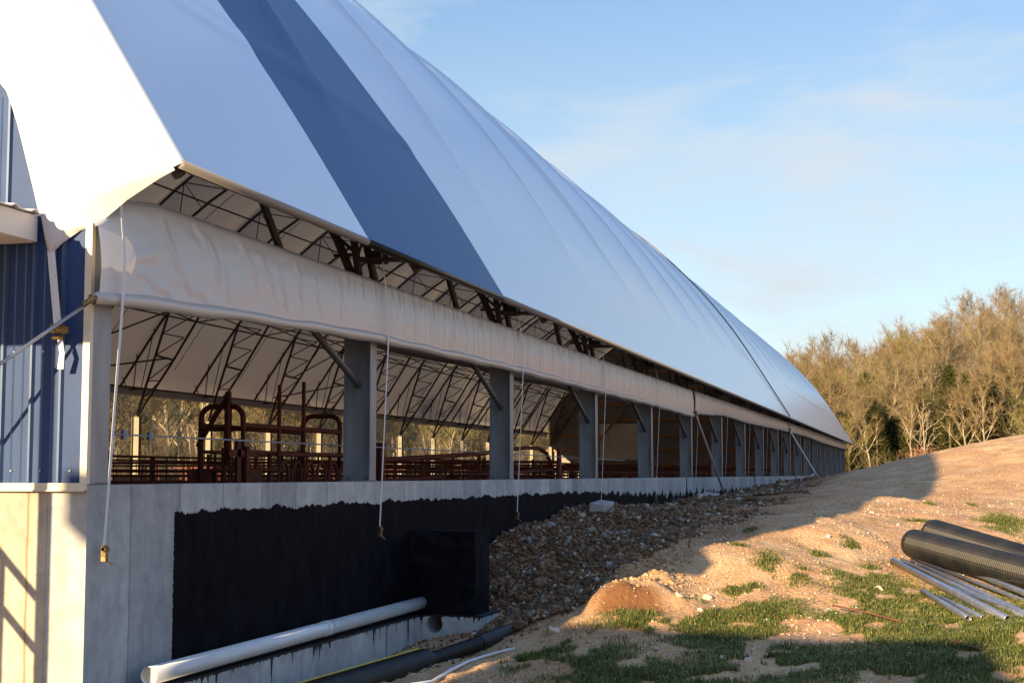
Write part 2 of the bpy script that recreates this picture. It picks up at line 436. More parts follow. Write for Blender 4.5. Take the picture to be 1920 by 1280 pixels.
NYI = _tz / _tl; NZI = -_ty / _tl          # unit normal pointing into the barn

barn = empty('barn', (0, 0, 0), label='long fabric-roofed cattle barn on a concrete wall, white cover with one wide blue band', cat='barn')

# concrete
b_ = MB().box(XF, XE, 0, .25, -.4, 1.54)
wall = b_.build('foundation_wall', M['conc_wall'], barn, label='grey cast side wall with brushed black coating')
MB().box(XF, 0, .252, 18.0, -.4, 1.535).build('front_wall', M['conc_front'], barn, label='sunlit bare concrete end wall')
MB().box(.002, XE, 17.75, 18.0, -.4, 1.54).build('far_side_wall', M['conc_wall'], barn)
MB().box(XE + .002, XE + .22, 0, 18.0, -.4, 1.54).build('back_wall', M['conc_front'], barn)
# expansion joints
for x in (21.7, 34.0, 47.5):
    MB().box(x, x + .035, -.012, -.002, .4, 1.545).build('expansion_joint', M['bitumen'], barn)
# footing along the wall and the coated bump-out with its own footing and round hole
MB().box(XF - .1, 5.2, -.13, -.003, -.25, .345).build('footing', M['conc_foot'], barn)
def holed_footing():
    m = MB(); x0, x1, y0, y1, z0, z1 = 5.213, 5.82, -.71, -.003, -.25, .343
    cy, cz, r = -.255, .258, .078; n = 40
    k = len(m.v)
    for j in range(n):
        a = 2 * math.pi * j / n; dy, dz = math.cos(a), math.sin(a)
        m.v.append((x0, cy + r * dy, cz + r * dz))
    for j in range(n):
        a = 2 * math.pi * j / n; dy, dz = math.cos(a), math.sin(a)
        t = min([(y1 - cy) / dy if dy > 1e-6 else 9, (y0 - cy) / dy if dy < -1e-6 else 9, (z1 - cz) / dz if dz > 1e-6 else 9, (z0 - cz) / dz if dz < -1e-6 else 9])
        m.v.append((x0, cy + t * dy, cz + t * dz))
    for j in range(n):
        m.v.append((x0 + .35, cy + r * math.cos(2 * math.pi * j / n), cz + r * math.sin(2 * math.pi * j / n)))
    for j in range(n):
        q = (j + 1) % n
        m.f.append((k + j, k + q, k + n + q, k + n + j)); m.f.append((k + q, k + j, k + 2 * n + j, k + 2 * n + q))
    m.f.append(tuple(k + 2 * n + j for j in range(n)))
    for cyy in ((y0, z0), (y0, z1), (y1, z0), (y1, z1)):   # corner fills
        i0 = min(range(n), key=lambda j: (m.v[k + n + j][1] - cyy[0]) ** 2 + (m.v[k + n + j][2] - cyy[1]) ** 2)
        c = len(m.v); m.v.append((x0, cyy[0], cyy[1]))
        m.f += [(k + n + i0, k + n + (i0 + 1) % n, c), (k + n + (i0 - 1) % n, k + n + i0, c)]
    c = len(m.v)
    m.v += [(x0, y0, z0), (x1, y0, z0), (x1, y1, z0), (x0, y1, z0), (x0, y0, z1), (x1, y0, z1), (x1, y1, z1), (x0, y1, z1)]
    m.f += [tuple(c + i for i in q) for q in ((3, 2, 1, 0), (4, 5, 6, 7), (0, 1, 5, 4), (1, 2, 6, 5), (2, 3, 7, 6))]
    return m
MB().tube([(5.55, -.255, .258), (5.556, -.255, .258)], .077, 24).build('hole_lining', M['rust'], barn)
holed_footing().build('bump_out_footing', M['conc_foot'], barn, label='pale footing block with a round hole and tar drips')
MB().box(5.225, 5.68, -.634, -.003, .345, 1.09).build('bump_out', M['bitumen'], barn, label='black coated box projecting from the wall')

# columns (wide flange), shared mesh
def wf_col(h=1.5):
    m = MB()
    m.box(-.15, 0, 0, .009, 0, h); m.box(-.15, 0, .232, .241, 0, h); m.box(-.079, -.071, .0092, .2318, 0, h)
    return m
proto_col = wf_col(1.62).build('column', M['galv'], None); COL.objects.unlink(proto_col)
far_col = wf_col(1.62).build('column', M['galv_far'], None); COL.objects.unlink(far_col)
pm = MB().box(-.17, .02, -.0, .25, 0, .012); proto_pl = pm.build('base_plate', M['galv'], None); COL.objects.unlink(proto_pl)
pb = MB().tube([(-.115, .05, .012), (-.115, .05, .036)], .011, 6)
proto_bt = pb.build('anchor_bolt', M['steel_pipe'], None); COL.objects.unlink(proto_bt)
def cp(o, parent, loc=None, label=None):
    c = o.copy(); COL.objects.link(c); c.parent = parent
    if loc is not None: c.location = loc
    if label: c['label'] = label
    return c
for i, x in enumerate(CX):
    c = cp(proto_col, barn, (x, .003, 1.542)); 
    if i < 10: cp(proto_pl, c, (0, 0, 0)); cp(proto_bt, c, (0, 0, 0)); cp(proto_bt, c, (0, .15, 0))
    f = cp(far_col, barn, (x, 17.752, 1.542)); f.scale = (1, 1, 1.08)

# trusses
def tpath(y0, y1, inset):
    idx = [i for i in range(len(PY)) if y0 <= PY[i] <= y1]
    return [(0, PY[i] + NYI[i] * inset, PZ[i] + NZI[i] * inset) for i in idx]
def truss():
    m = MB()
    outer = [(0, PY[i] + NYI[i] * .1, PZ[i] + NZI[i] * .1) for i in range(0, len(PY), 2)]
    m.tube(outer, .042, 6)
    i0, i1 = 12, len(PY) - 1 - 12
    inner = [(0, PY[i] + NYI[i] * .98, PZ[i] + NZI[i] * .98) for i in range(i0, i1 + 1, 2)]
    nL = [(0, .14, 3.16), (0, .36, 3.66), (0, .68, 4.2)]; fR = [(0, 16.70, 4.95), (0, 17.86, 3.3)]
    m.tube(nL + inner + fR, .040, 6)
    # leg chords up to the cover
    m.tube([(0, .12, 3.16), (0, .30, 4.3), (0, 1.0, 5.55)], .036, 6)
    m.tube([(0, 17.88, 3.3), (0, 17.36, 4.9), (0, 16.84, 6.5)], .044, 6)
    m.tube([(0, -.42, 3.43), (0, .17, 3.46)], .022, 6); m.tube([(0, 18.66, 4.08), (0, 17.62, 4.12)], .028, 6)
    # webs on the overhanging part
    m.tube([(0, .17, 3.46), (0, -.02, 3.98)], .014, 5); m.tube([(0, 18.0, 4.12), (0, 17.9, 5.2)], .018, 5); m.tube([(0, 18.2, 4.1), (0, 18.38, 4.5)], .016, 5)
    m.tube([(0, 17.75, 4.12), (0, 17.35, 5.9)], .014, 5)
    # webs in the legs
    fa = [(17.72, 3.8), (17.55, 4.35), (17.3, 5.1), (17.08, 5.75), (16.86, 6.4)]
    fb = [(17.52, 3.8), (17.12, 4.35), (16.7, 4.95), (16.38, 5.6), (16.05, 6.25)]
    for i in range(5):
        m.tube([(0, *fa[i]), (0, *fb[i])], .019, 5)
        if i < 4: m.tube([(0, *fa[i]), (0, *fb[i + 1])], .019, 5)
    m.tube([(0, 17.3, 5.1), (0, 16.7, 4.95)], .045, 4)
    na = [(.16, 3.5), (.26, 4.1), (.5, 4.7), (.85, 5.3)]; nb = [(.38, 3.5), (.85, 4.1), (1.3, 4.75), (1.7, 5.35)]
    for i in range(4):
        m.tube([(0, *na[i]), (0, *nb[i])], .015, 5)
        if i < 3: m.tube([(0, *na[i]), (0, *nb[i + 1])], .015, 5)
    # lattice along the arch
    up = True; prev = None
    for i in range(i0, i1 + 1, 3):
        o = (0, PY[i] + NYI[i] * .1, PZ[i] + NZI[i] * .1); q = (0, PY[i] + NYI[i] * .98, PZ[i] + NZI[i] * .98)
        m.tube([o, q], .014, 5)
        if prev is not None: m.tube([prev[0], q] if up else [prev[1], o], .016, 5)
        prev = (o, q); up = not up
    return m
pt = truss().build('truss', M['dark_steel'], None); COL.objects.unlink(pt)
for i, x in enumerate(CX):
    cp(pt, barn, (x - .075 + (.12 if i == 0 else 0), 0, 0))
# purlin rods and zig-zag ties between the trusses
def along(y, z): return [(x - .075, y, z) for x in CX]
for nm, y, z in (('purlin', 15.95, 6.05), ('purlin', 16.75, 6.6), ('purlin', 13.0, 8.5), ('purlin', 9.0, 10.2), ('purlin', 5.2, 9.1)):
    MB().tube(along(y, z), .024, 6).build(nm, M['dark_steel'], barn)
def zig(ya, za, yb, zb):
    p = []
    for i, x in enumerate(CX): p.append((x - .075, ya, za) if i % 2 == 0 else (x - .075, yb, zb))
    return p
MB().tube(zig(15.95, 6.05, 16.6, 6.75), .022, 5).build('tie_rod', M['dark_steel'], barn)
MB().tube(zig(16.6, 6.75, 15.95, 6.05), .022, 5).build('tie_rod', M['dark_steel'], barn)
MB().tube([(XF, 18.6, 4.06), (XE, 18.6, 4.06)], .03, 6).build('eave_tube', M['white_metal'], barn)
MB().tube([(x - .075, 17.97, 4.16) for x in CX], .03, 6).build('eave_strut', M['dark_steel'], barn)
for a in (2, 3, 6, 9):
    MB().tube([(CX[a] - .075, 16.95, 5.0), (CX[a + 1] - .075, 16.6, 6.5)], .026, 6).tube([(CX[a + 1] - .075, 16.95, 5.0), (CX[a] - .075, 17.7, 4.3)], .026, 6).build('wind_brace', M['dark_steel'], barn)
# knee braces beside the near columns, and the short props under the eave
for i, x in enumerate(CX[1:12]):
    MB().tube([(x - .12, .12, 2.36), (x - 1.75, .12, 2.98)], .029, 10).build('knee_brace', M['grey_tube'], barn)
for i, x in enumerate(CX[:14]):
    MB().tube([(x + .33, .12, 3.2), (x - .03, .12, 3.68)], .034, 10).build('eave_post', M['dark_grey'], barn)
    if i: MB().tube([(x - 1.70, .12, 3.22), (x - 2.16, .12, 3.66)], .030, 8).build('eave_prop', M['dark_grey'], barn)
    if i: MB().box(x - .02, x + .16, -.04, .1, 3.44, 3.54).build('pulley_bracket', M['dark_grey'], barn)

# ------------------------------------------------------------------ roof cover
XR = -.07
def cover(xa, xb, step, mtl, name, label=None, front=False):
    xs = list(np.arange(xa, xb - step * .5, step)) + [xb]
    xs = sorted(set([round(v, 4) for v in xs + [c - .075 for c in CX if xa < c - .075 < xb]]))
    if front: xs = [XR - .03, XR - .018, XR + .0, XR + .035, XR + .08] + [v for v in xs if v > XR + .12]
    xs = np.array(xs); cc = np.array(CX) - .075; cc[0] = XR + .02
    U = len(PY)
    s = np.linspace(0, 1, U)
    j = np.clip(np.searchsorted(cc, xs, side='right') - 1, 0, len(cc) - 2)
    u = np.clip((xs - cc[j]) / (cc[j + 1] - cc[j]), 0, 1)
    sag = 4 * u * (1 - u)
    d = np.hypot(np.diff(PY), np.diff(PZ)); arc = np.concatenate([[0], np.cumsum(d)])
    env = smooth(.7, 4.6, arc) * smooth(.7, 4.6, arc[-1] - arc)
    off = (.5 * sag + .5 * np.sqrt(sag + 1e-9))[:, None] * env[None] * .17
    # slight irregular slackness
    off = off + .004 * (np.sin(xs[:, None] * 1.7 + arc[None] * .9) + np.sin(xs[:, None] * .63 - arc[None] * 1.3 + 1)) * np.minimum(env * 2, 1)[None]
    if front:
        fo = np.zeros(len(xs)); fo[:5] = [.085, .04, .012, .002, 0]; off = off + fo[:, None]
    # welded seam band low on the cover: a narrow raised fold
    bs = .5 * (1 + np.tanh((arc - 1.83) * 14)) * .5 * (1 - np.tanh((arc - 2.08) * 14))
    off = off - bs[None] * .014
    Y = PY[None] + NYI[None] * off; Z = PZ[None] + NZI[None] * off; X = np.repeat(xs[:, None], U, 1)
    V = np.stack([X, Y, Z], 2).reshape(-1, 3)
    return np_mesh(name, V, grid_faces(len(xs), U, flip=False), mtl, barn, smooth=True, label=label)
# refine the profile around the seam so the fold is resolved
def refine():
    global PY, PZ, NYI, NZI
    d = np.concatenate([[0], np.cumsum(np.hypot(np.diff(PY), np.diff(PZ)))])
    t = np.concatenate([np.linspace(0, 1.7, 13), np.linspace(1.73, 2.18, 16), np.linspace(2.26, d[-1], 84)])
    PY = np.interp(t, d, PY); PZ = np.interp(t, d, PZ)
    a = np.gradient(PY, t); b = np.gradient(PZ, t); q = np.hypot(a, b); NYI = b / q; NZI = -a / q
refine()
cover(XR, 2.91, .3, M['roof_white'], 'roof_cover', 'first white roof panel next to the sunlit end flap', front=True)
cover(2.91, 6.73, .3, M['roof_blue'], 'roof_cover', 'blue roof band between two white panels')
cover(6.73, XE + .9, .4, M['roof_white'], 'roof_cover', 'long white roof panel reaching to the far end')
# hem of the cover: pipe pocket and the strip folded under
for a, b, m_ in ((XR, 2.905, 'hem'), (2.915, 6.725, 'corr'), (6.735, XE + .9, 'hem')):
    MB().tube([(a, -.465, 3.375), (b, -.465, 3.375)], .028, 10).box(a, b, -.455, -.36, 3.38, 3.386).build('eave_hem', M[m_], barn, smooth=True)
# dark lacing line where two cover pieces meet
i40 = [(39.8, PY[i] - NYI[i] * .03, PZ[i] - NZI[i] * .03) for i in range(0, 70)]
MB().tube(i40, .018, 6).build('lacing_rope', M['dark_steel'], barn)

sm_ = MB()
for i in range(len(CX) - 1):
    xm = (CX[i] + CX[i + 1]) / 2 - .075
    sm_.tube([(xm, PY[j] + NYI[j] * .19, PZ[j] + NZI[j] * .19) for j in range(20, len(PY) - 3, 2)], .010, 4, cap=False)
sm_.build('cover_seams', M['dark_steel'], barn)
# end flap that wraps onto the gable, catches the sun
rows = [((-.262, .268, 2.862), (-.262, .223, 2.876)), ((-.262, .284, 2.925), (-.262, .173, 2.92)), ((-.262, .292, 2.96), (-.24, .078, 2.988)), ((-.262, .30, 3.0), (-.225, -.012, 3.012)),
        ((-.262, .308, 3.04), (-.205, -.051, 3.051)), ((-.262, .317, 3.075), (-.17, -.178, 3.166)), ((-.262, .33, 3.10), (-.13, -.357, 3.288)), ((-.262, .346, 3.129), (-.095, -.485, 3.362))]
sub = []; nc = 14
for i in range(len(rows) - 1):
    for k in range(3):
        t = k / 3; sub.append((np.array(rows[i][0]) * (1 - t) + np.array(rows[i + 1][0]) * t, np.array(rows[i][1]) * (1 - t) + np.array(rows[i + 1][1]) * t))
mid = len(PY) // 2
for i in range(0, len(PY)):
    if PZ[i] < 3.40 or i > len(PY) - 6: continue
    r_ = np.array([XR - .03, PY[i] + NYI[i] * .07, PZ[i] + NZI[i] * .07])
    l_ = np.array([-.264, PY[i] + NYI[i] * .70, PZ[i] + NZI[i] * .70])
    if i < mid and r_[2] < 4.3: l_[1:] = (float(np.interp(r_[2], [3.36, 3.75, 4.07, 4.39], [.346, .434, .532, .629])), float(np.interp(r_[2], [3.36, 3.75, 4.07, 4.39], [3.129, 3.447, 3.737, 3.966])))
    sub.append((l_, r_))
kk = np.linspace(0, 1, nc)[None, :, None]
Lf = np.array([a_[0] for a_ in sub])[:, None]; Rt = np.array([a_[1] for a_ in sub])[:, None]
A = Lf * (1 - kk) + Rt * kk
A[:, :, 0] = Lf[:, :, 0] + (Rt - Lf)[:, :, 0] * kk[:, :, 0] ** 1.4
yy, zz = A[:, :, 1], A[:, :, 2]; k2 = kk[:, :, 0]
dd = zz - (3.56 - .36 * yy)                     # long soft crease across the flap
Xo = A[:, :, 0] - .012 * np.exp(-(dd / .022) ** 2) * smooth(-.45, -.2, yy) * (1 - smooth(.2, .4, yy)) - .02 * np.sin(np.pi * k2) - .004 * np.sin(yy * 9 + zz * 14)
np_mesh('gable_flap', np.stack([Xo, yy, zz], 2).reshape(-1, 3), grid_faces(len(sub), nc, flip=False), M['roof_white'], barn, smooth=True, label='sunlit white end flap folded onto the gable')

# ------------------------------------------------------------------ gable walls
def gable(x0, x1, z0, inset, mtl, name, ya=.04, yb=17.96, **k):
    m = MB(); pts = [(PY[i] + NYI[i] * inset, PZ[i] + NZI[i] * inset) for i in range(len(PY))]
    ys = np.array([p[0] for p in pts]); zs = np.array([p[1] for p in pts])
    g = np.concatenate([[ya], np.linspace(.3, 17.7, 60), [yb]])
    top = np.interp(g, ys, zs)
    if inset > .3: top = np.where(g < .36, 3.0, top); top = np.where(g > 17.6, 3.0, top)
    n = len(g)
    for x in (x0, x1):
        for i in range(n): m.v.append((x, g[i], z0))
        for i in range(n): m.v.append((x, g[i], top[i]))
    for i in range(n - 1):
        m.f += [(i, n + i, n + i + 1, i + 1), (2 * n + i, 2 * n + i + 1, 3 * n + i + 1, 3 * n + i), (n + i, 3 * n + i, 3 * n + i + 1, n + i + 1)]
    return m.build(name, mtl, barn, **k), g, top
_, gg, gt = gable(-.225, -.16, 1.552, .52, M['blue_metal'], 'end_siding', label='blue ribbed metal end wall')
rb = MB()
y = .18 - .19
while y < 17.6:
    y += .19
    ztop = float(np.interp(y, gg, gt)) - (.20 if y > .36 else .02)
    n = len(rb.v)
    for z in (1.556, ztop):
        rb.v += [(-.226, y - .016, z), (-.246, y - .007, z), (-.246, y + .007, z), (-.226, y + .016, z)]
    rb.f += [(n, n + 1, n + 5, n + 4), (n + 1, n + 2, n + 6, n + 5), (n + 2, n + 3, n + 7, n + 6), (n + 4, n + 5, n + 6, n + 7)]
    for dy in (.063, .127):
        n = len(rb.v)
        for z in (1.556, ztop):
            rb.v += [(-.226, y + dy - .007, z), (-.231, y + dy, z), (-.226, y + dy + .007, z)]
        rb.f += [(n, n + 1, n + 4, n + 3), (n + 1, n + 2, n + 5, n + 4)]
rb.build('siding_ribs', M['rib_metal'], barn)
sc_ = MB()
for yy_ in (.11, .3, .49):
    for zz_ in (1.62, 2.3): sc_.tube([(-.226, yy_, zz_), (-.234, yy_, zz_)], .006, 6)
sc_.build('siding_screws', M['steel_pipe'], barn)
MB().box(-.203, -.153, .001, .03, 1.545, 3.2).build('corner_post', M['galv'], barn)
MB().box(-.240, -.205, -.003, .040, 1.545, 3.05).build('corner_trim', M['cream_metal'], barn)
MB().box(-.252, -.224, .0, 17.9, 1.512, 1.552).box(-.262, -.252, .0, 17.9, 1.505, 1.515).build('base_flashing', M['cream_metal'], barn)
# far gable: inner panels, girts, pale sheet door
gable(XE + .02, XE + .1, 1.55, .06, M['panel_in'], 'far_end_wall', label='tan ribbed far end wall seen from inside')
rr = MB()
for k in range(58):
    y = .4 + k * .3; z = float(np.interp(y, PY, PZ)) - .3
    rr.box(XE + .0, XE + .0195, y, y + .05, 1.56, z)
rr.build('panel_ribs', M['panel_in'], barn)
for z in (2.15, 3.0, 3.9, 4.85, 5.8, 6.8, 7.8):
    ya = float(np.interp(z + .35, HZ, HY)) + .3
    MB().box(XE - .07, XE - .003, ya, 18 - ya, z, z + .13).build('girt', M['wood'], barn)
MB().tube([(XE - 1.2, 16.2, 1.6), (XE - .2, 13.2, 5.6)], .09, 4).build('timber_brace', M['wood'], barn)
for z in (2.5, 3.05, 3.6, 4.15):
    MB().box(XE - .12, XE - .075, 12.35, 14.75, z, z + .545).build('sheet_panel', M['sheet'], barn)

# ventilation duct along the inside
MB().tube([(x, 8, 4.78 + .12 * math.cos(i * 1.0) * .3) for i, x in enumerate(np.linspace(12, 60, 30))], .17, 14).build('air_duct', M['roof_white'], barn, smooth=True, label='pale tube duct hanging inside')
# far side curtain rolled up
MB().tube([(.3, 18.12, 3.98), (XE, 18.12, 3.98)], .05, 8).box(.3, XE, 18.1, 18.13, 4.0, 4.2).build('far_curtain', M['curtain'], barn)

# ------------------------------------------------------------------ near curtain
_bx = [-.30, 1.32, 3.44, 4.19, 8.67, 12.44, 17.72, 22.1, 22.35, 26.9, 31.7, 37, 43.8, 44.2, 52, 61, 72, 82.5]
_bz = [2.605, 2.68, 2.75, 2.765, 2.807, 2.806, 2.808, 2.785, 2.856, 2.99, 2.98, 3.03, 3.09, 3.09, 3.12, 3.07, 3.08, 3.10]
def cbot(x): return np.interp(x, _bx, _bz)
def ctop(x): return np.interp(x, [-.30, .04, .42, 6, 14, 30, 50, 82.5], [3.03, 3.21, 3.26, 3.265, 3.27, 3.33, 3.40, 3.46])
_r1 = np.random.RandomState(3)
def curtain(xa, xb, step, name, label):
    xs = np.arange(xa, xb, step); nv = 26; v = np.linspace(0, 1, nv)
    X, Vv = np.meshgrid(xs, v, indexing='ij'); zb = cbot(X); zt = ctop(X); Z = zb + (zt - zb) * Vv
    ph = np.interp(xs, np.arange(xa - 1, xb + 1, .33), _r1.rand(len(np.arange(xa - 1, xb + 1, .33))) * 5)[:, None]
    g = smooth(2.2, 6.0, X)
    ple = (np.sin(2 * np.pi * X / .145 + ph) * .55 + np.sin(2 * np.pi * X / .083 + ph * 1.7 + Vv * 1.2) * .3 + np.sin(2 * np.pi * X / .31 + Vv * 1.5) * .5)
    top = .35 + .9 * Vv ** 3
    Y = -.070 - .018 * np.sin(np.pi * np.clip(Vv, 0, 1)) - .02 * (1 - Vv) - g * ple * .0145 * top
    # crisp creases of the tight first stretch
    q = (1 - smooth(2.4, 4.6, X))
    for cx_, zc_, sl, am, wd, ln in ((.50, 3.02, -1.5, .011, .020, .16), (.66, 2.86, -.7, .010, .018, .14), (.95, 3.10, -1.0, .010, .020, .2), (1.12, 2.98, -1.6, .012, .018, .16), (1.30, 2.86, -2.2, .010, .016, .13),
                                     (1.62, 3.05, -.9, .009, .02, .22), (1.95, 2.98, -.8, .010, .018, .2), (2.2, 2.93, -1.3, .010, .018, .16), (2.5, 3.0, -2.4, .010, .02, .18), (2.85, 2.95, -1.6, .010, .018, .16), (.2, 2.9, .3, .008, .03, .2), (.35, 2.74, -.25, .010, .016, .3), (.9, 2.75, -.2, .008, .016, .3), (3.3, 3.0, -3, .01, .02, .2)):
        nrm = math.hypot(1, sl); dn = ((X - cx_) * -sl + (zc_ - Z) * -1) / nrm if False else ((Z - zc_) - sl * (X - cx_)) / nrm
        dt = ((X - cx_) + sl * (Z - zc_)) / nrm
        dn = dn + .012 * np.sin(dt * 26 + cx_ * 5)
        Y -= q * 1.1 * am * (np.exp(-np.abs(dn / wd) ** 1.3) - .5 * np.exp(-np.abs((dn + 2.2 * wd) / wd) ** 1.5)) * np.exp(-(dt / ln) ** 4)
    Y -= .010 * vnoise(X * 1.0, Z * 1.6, 2.1) * q + .004 * vnoise(X, Z * 2, 9)
    for cx_ in CX:                                       # gathered where the strap crosses
        Y += .022 * np.exp(-((X - cx_ - .06) / .06) ** 2) * (cx_ > 1)
    Y += .055 * smooth(.93, 1.0, Vv) + .03 * (1 - smooth(0, .1, Vv)) * 0
    V3 = np.stack([X, Y, Z], 2).reshape(-1, 3)
    o = np_mesh(name, V3, grid_faces(len(xs), nv), M['curtain'], barn, smooth=True, label=label)
    s = MB(); rsx = np.arange(xa, xb, .12); cz = cbot(rsx)
    rr_ = [.040 + .004 * math.sin(q_ * 2.1) + .003 * math.sin(q_ * 7.3) for q_ in rsx]
    s.tube([(q_, -.085, float(z_) - .012 + .004 * math.sin(q_ * 5)) for q_, z_ in zip(rsx, cz)], rr_, 14)
    r = s.build('curtain_roll', M['curtain'], o, smooth=True)
    return o
curtain(-.30, 22.15, .022, 'curtain', 'first translucent side curtain, rolled half way up, nearest the front corner')
curtain(22.32, 43.95, .05, 'curtain', 'second translucent side curtain past the vertical gap')
curtain(44.05, 82.5, .08, 'curtain', 'third translucent side curtain towards the far end')

# ------------------------------------------------------------------ porch on the front wall (runs out of the picture on the left)
MB().box(-2.5, -.265, .34, .36, 2.93, 3.08).box(-2.5, -2.48, .362, 6.0, 2.93, 3.08).build('porch_fascia', M['white_metal'], barn)
MB().box(-2.49, -.2655, .362, 6.0, 2.925, 2.94).build('porch_soffit', M['white_metal'], barn)
m_ = MB(); xs = np.arange(-2.55, -.262, .02)
for i, x in enumerate(xs):
    zr = 3.09 + .018 * max(0, math.sin(x * 2 * math.pi / .19)) ** 2
    m_.v += [(x, .31, zr), (x, 6.2, zr + .5), (x, .31, zr - .006), (x, 6.2, zr + .494)]
    if i: n = 4 * i; m_.f += [(n - 4, n, n + 1, n - 3), (n - 2, n - 1, n + 3, n + 2), (n - 4, n - 2, n + 2, n)]
m_.build('porch_roof', M['white_metal'], barn)
MB().box(-2.24, -2.17, .88, .95, 0.1, 2.925).box(-2.24, -2.17, 5.5, 5.57, 0.1, 2.925).build('porch_post', M['white_metal'], barn)
hr_ = empty('stair_handrail', (-2.2, 1.6, .1), label='steel stair handrail beside the porch post in front of the end wall', cat='handrail')
k = MB()
for dz in (0, -.29): k.tube([(0, -.65, 1.32 + dz), (0, 1.6, 3.6 + dz)], .026, 8)
k.build('rail', M['dark_steel'], hr_)
k = MB()
for yy_ in (-.42, -.12, .2, .55, .95): k.tube([(0, yy_, 0), (0, yy_, 1.32 + (yy_ + .65) * 1.013)], .016 if yy_ > -.3 else .02, 6)
k.build('picket', M['dark_steel'], hr_)
# ------------------------------------------------------------------ ground
def axis(parts):
    a = []
    for lo, hi, st in parts: a += list(np.arange(lo, hi - 1e-6, st))
    return np.array(a + [parts[-1][1]])
GX = axis([(-400, -60, 40), (-60, -12, 4), (-12, -3, .6), (-3, 2.4, .15), (2.4, 13, .06), (13, 32, .14), (32, 70, .7), (70, 240, 4), (240, 640, 40)])
GY = axis([(-400, -60, 40), (-60, -16, 3), (-16, -7.5, .4), (-7.5, .12, .06), (.12, .9, .13), (.9, 20, 1.2), (20, 60, 2), (60, 160, 6), (160, 500, 40)])
def mound(x, y, z):
    # cut clay bank catching the sun beside the stones
    j = .10 * vnoise(x, y, 3.5) + .05 * vnoise(x, y, 9)
    j = j + .06 * vnoise(x, y, 14)
    w = smooth(4.96, 5.16, x + j + .35 * (y + 2.0)) * smooth(-1.62, -1.84, y + j * .8 - .05 * (x - 5)) * smooth(-2.55, -2.15, y) * (1 - smooth(6.3, 7.6, x))
    top = .60 + .085 * (x - 5.05) + .10 * vnoise(x, y, 4) + .05 * vnoise(x, y, 10)
    return z + w * np.clip(top - z + .05 * vnoise(x, y, 12) + .03 * vnoise(x, y, 17), 0, 1)
def gz(x, y):
    return mound(np.asarray(x, float), np.asarray(y, float), ground_z(x, y))
XX, YY = np.meshgrid(GX, GY, indexing='ij')
ZZ = gz(XX, YY)
gm = mat('dry stony dirt', (.41, .22, .10), 1.0, col2=(.63, .41, .215), nscale=2.2, detail=10, lo=.34, hi=.66, bump=.9, bscale=26, col3=(.68, .51, .35), n3=42, bdist=.02, spec=.1)
def add_clay_and_shade(m):
    t = m.node_tree; b = t.nodes['Principled BSDF']; n = t.nodes.new; l = t.links.new
    src = b.inputs['Base Color'].links[0].from_socket
    co = n('ShaderNodeTexCoord'); nz = n('ShaderNodeTexNoise'); nz.inputs['Scale'].default_value = .55; nz.inputs['Detail'].default_value = 5
    l(co.outputs['Object'], nz.inputs['Vector']); r = n('ShaderNodeValToRGB'); r.color_ramp.elements[0].position = .48; r.color_ramp.elements[1].position = .64
    l(nz.outputs['Fac'], r.inputs['Fac']); mx = n('ShaderNodeMix'); mx.data_type = 'RGBA'; l(r.outputs['Color'], mx.inputs[0]); l(src, mx.inputs[6]); mx.inputs[7].default_value = (.42, .19, .10, 1)
    mf = n('ShaderNodeMath'); mf.operation = 'MULTIPLY'; mf.inputs[1].default_value = .4; l(r.outputs['Color'], mf.inputs[0]); l(mf.outputs[0], mx.inputs[0])
    # smooth damp clay where the bank was cut
    vd = n('ShaderNodeVectorMath'); vd.operation = 'DISTANCE'; vd.inputs[1].default_value = (5.05, -2.08, .48); l(co.outputs['Object'], vd.inputs[0])
    rr_ = n('ShaderNodeValToRGB'); rr_.color_ramp.elements[0].position = .22; rr_.color_ramp.elements[1].position = .40; rr_.color_ramp.elements[0].color = (1, 1, 1, 1); rr_.color_ramp.elements[1].color = (0, 0, 0, 1)
    l(vd.outputs['Value'], rr_.inputs['Fac']); m3 = n('ShaderNodeMix'); m3.data_type = 'RGBA'; l(rr_.outputs['Color'], m3.inputs[0]); l(mx.outputs[2], m3.inputs[6]); m3.inputs[7].default_value = (.19, .09, .04, 1)
    # barn's shade deepened into the dirt colour between wall and slope
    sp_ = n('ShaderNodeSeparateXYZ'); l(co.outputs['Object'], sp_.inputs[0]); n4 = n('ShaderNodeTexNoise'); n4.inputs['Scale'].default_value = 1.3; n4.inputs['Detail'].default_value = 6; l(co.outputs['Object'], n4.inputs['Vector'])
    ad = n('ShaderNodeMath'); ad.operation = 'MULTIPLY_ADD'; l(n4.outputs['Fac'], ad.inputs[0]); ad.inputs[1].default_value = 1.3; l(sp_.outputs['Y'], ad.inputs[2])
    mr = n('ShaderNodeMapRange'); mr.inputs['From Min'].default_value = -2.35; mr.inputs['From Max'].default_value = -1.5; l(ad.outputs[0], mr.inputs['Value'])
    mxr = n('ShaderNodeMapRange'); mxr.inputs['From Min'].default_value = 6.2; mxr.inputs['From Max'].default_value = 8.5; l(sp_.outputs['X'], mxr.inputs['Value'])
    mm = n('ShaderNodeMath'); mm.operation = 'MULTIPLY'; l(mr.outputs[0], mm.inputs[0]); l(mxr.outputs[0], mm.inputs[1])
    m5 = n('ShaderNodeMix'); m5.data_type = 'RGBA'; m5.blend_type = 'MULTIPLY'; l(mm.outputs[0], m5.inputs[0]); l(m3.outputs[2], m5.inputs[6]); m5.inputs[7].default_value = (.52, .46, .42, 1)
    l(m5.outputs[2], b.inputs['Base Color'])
add_clay_and_shade(gm)
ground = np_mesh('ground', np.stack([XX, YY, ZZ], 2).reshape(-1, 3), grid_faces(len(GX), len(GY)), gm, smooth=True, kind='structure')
MB().box(.01, XE - .01, .26, 17.74, .3, .5).build('barn_floor', M['floor'], None, kind='structure')

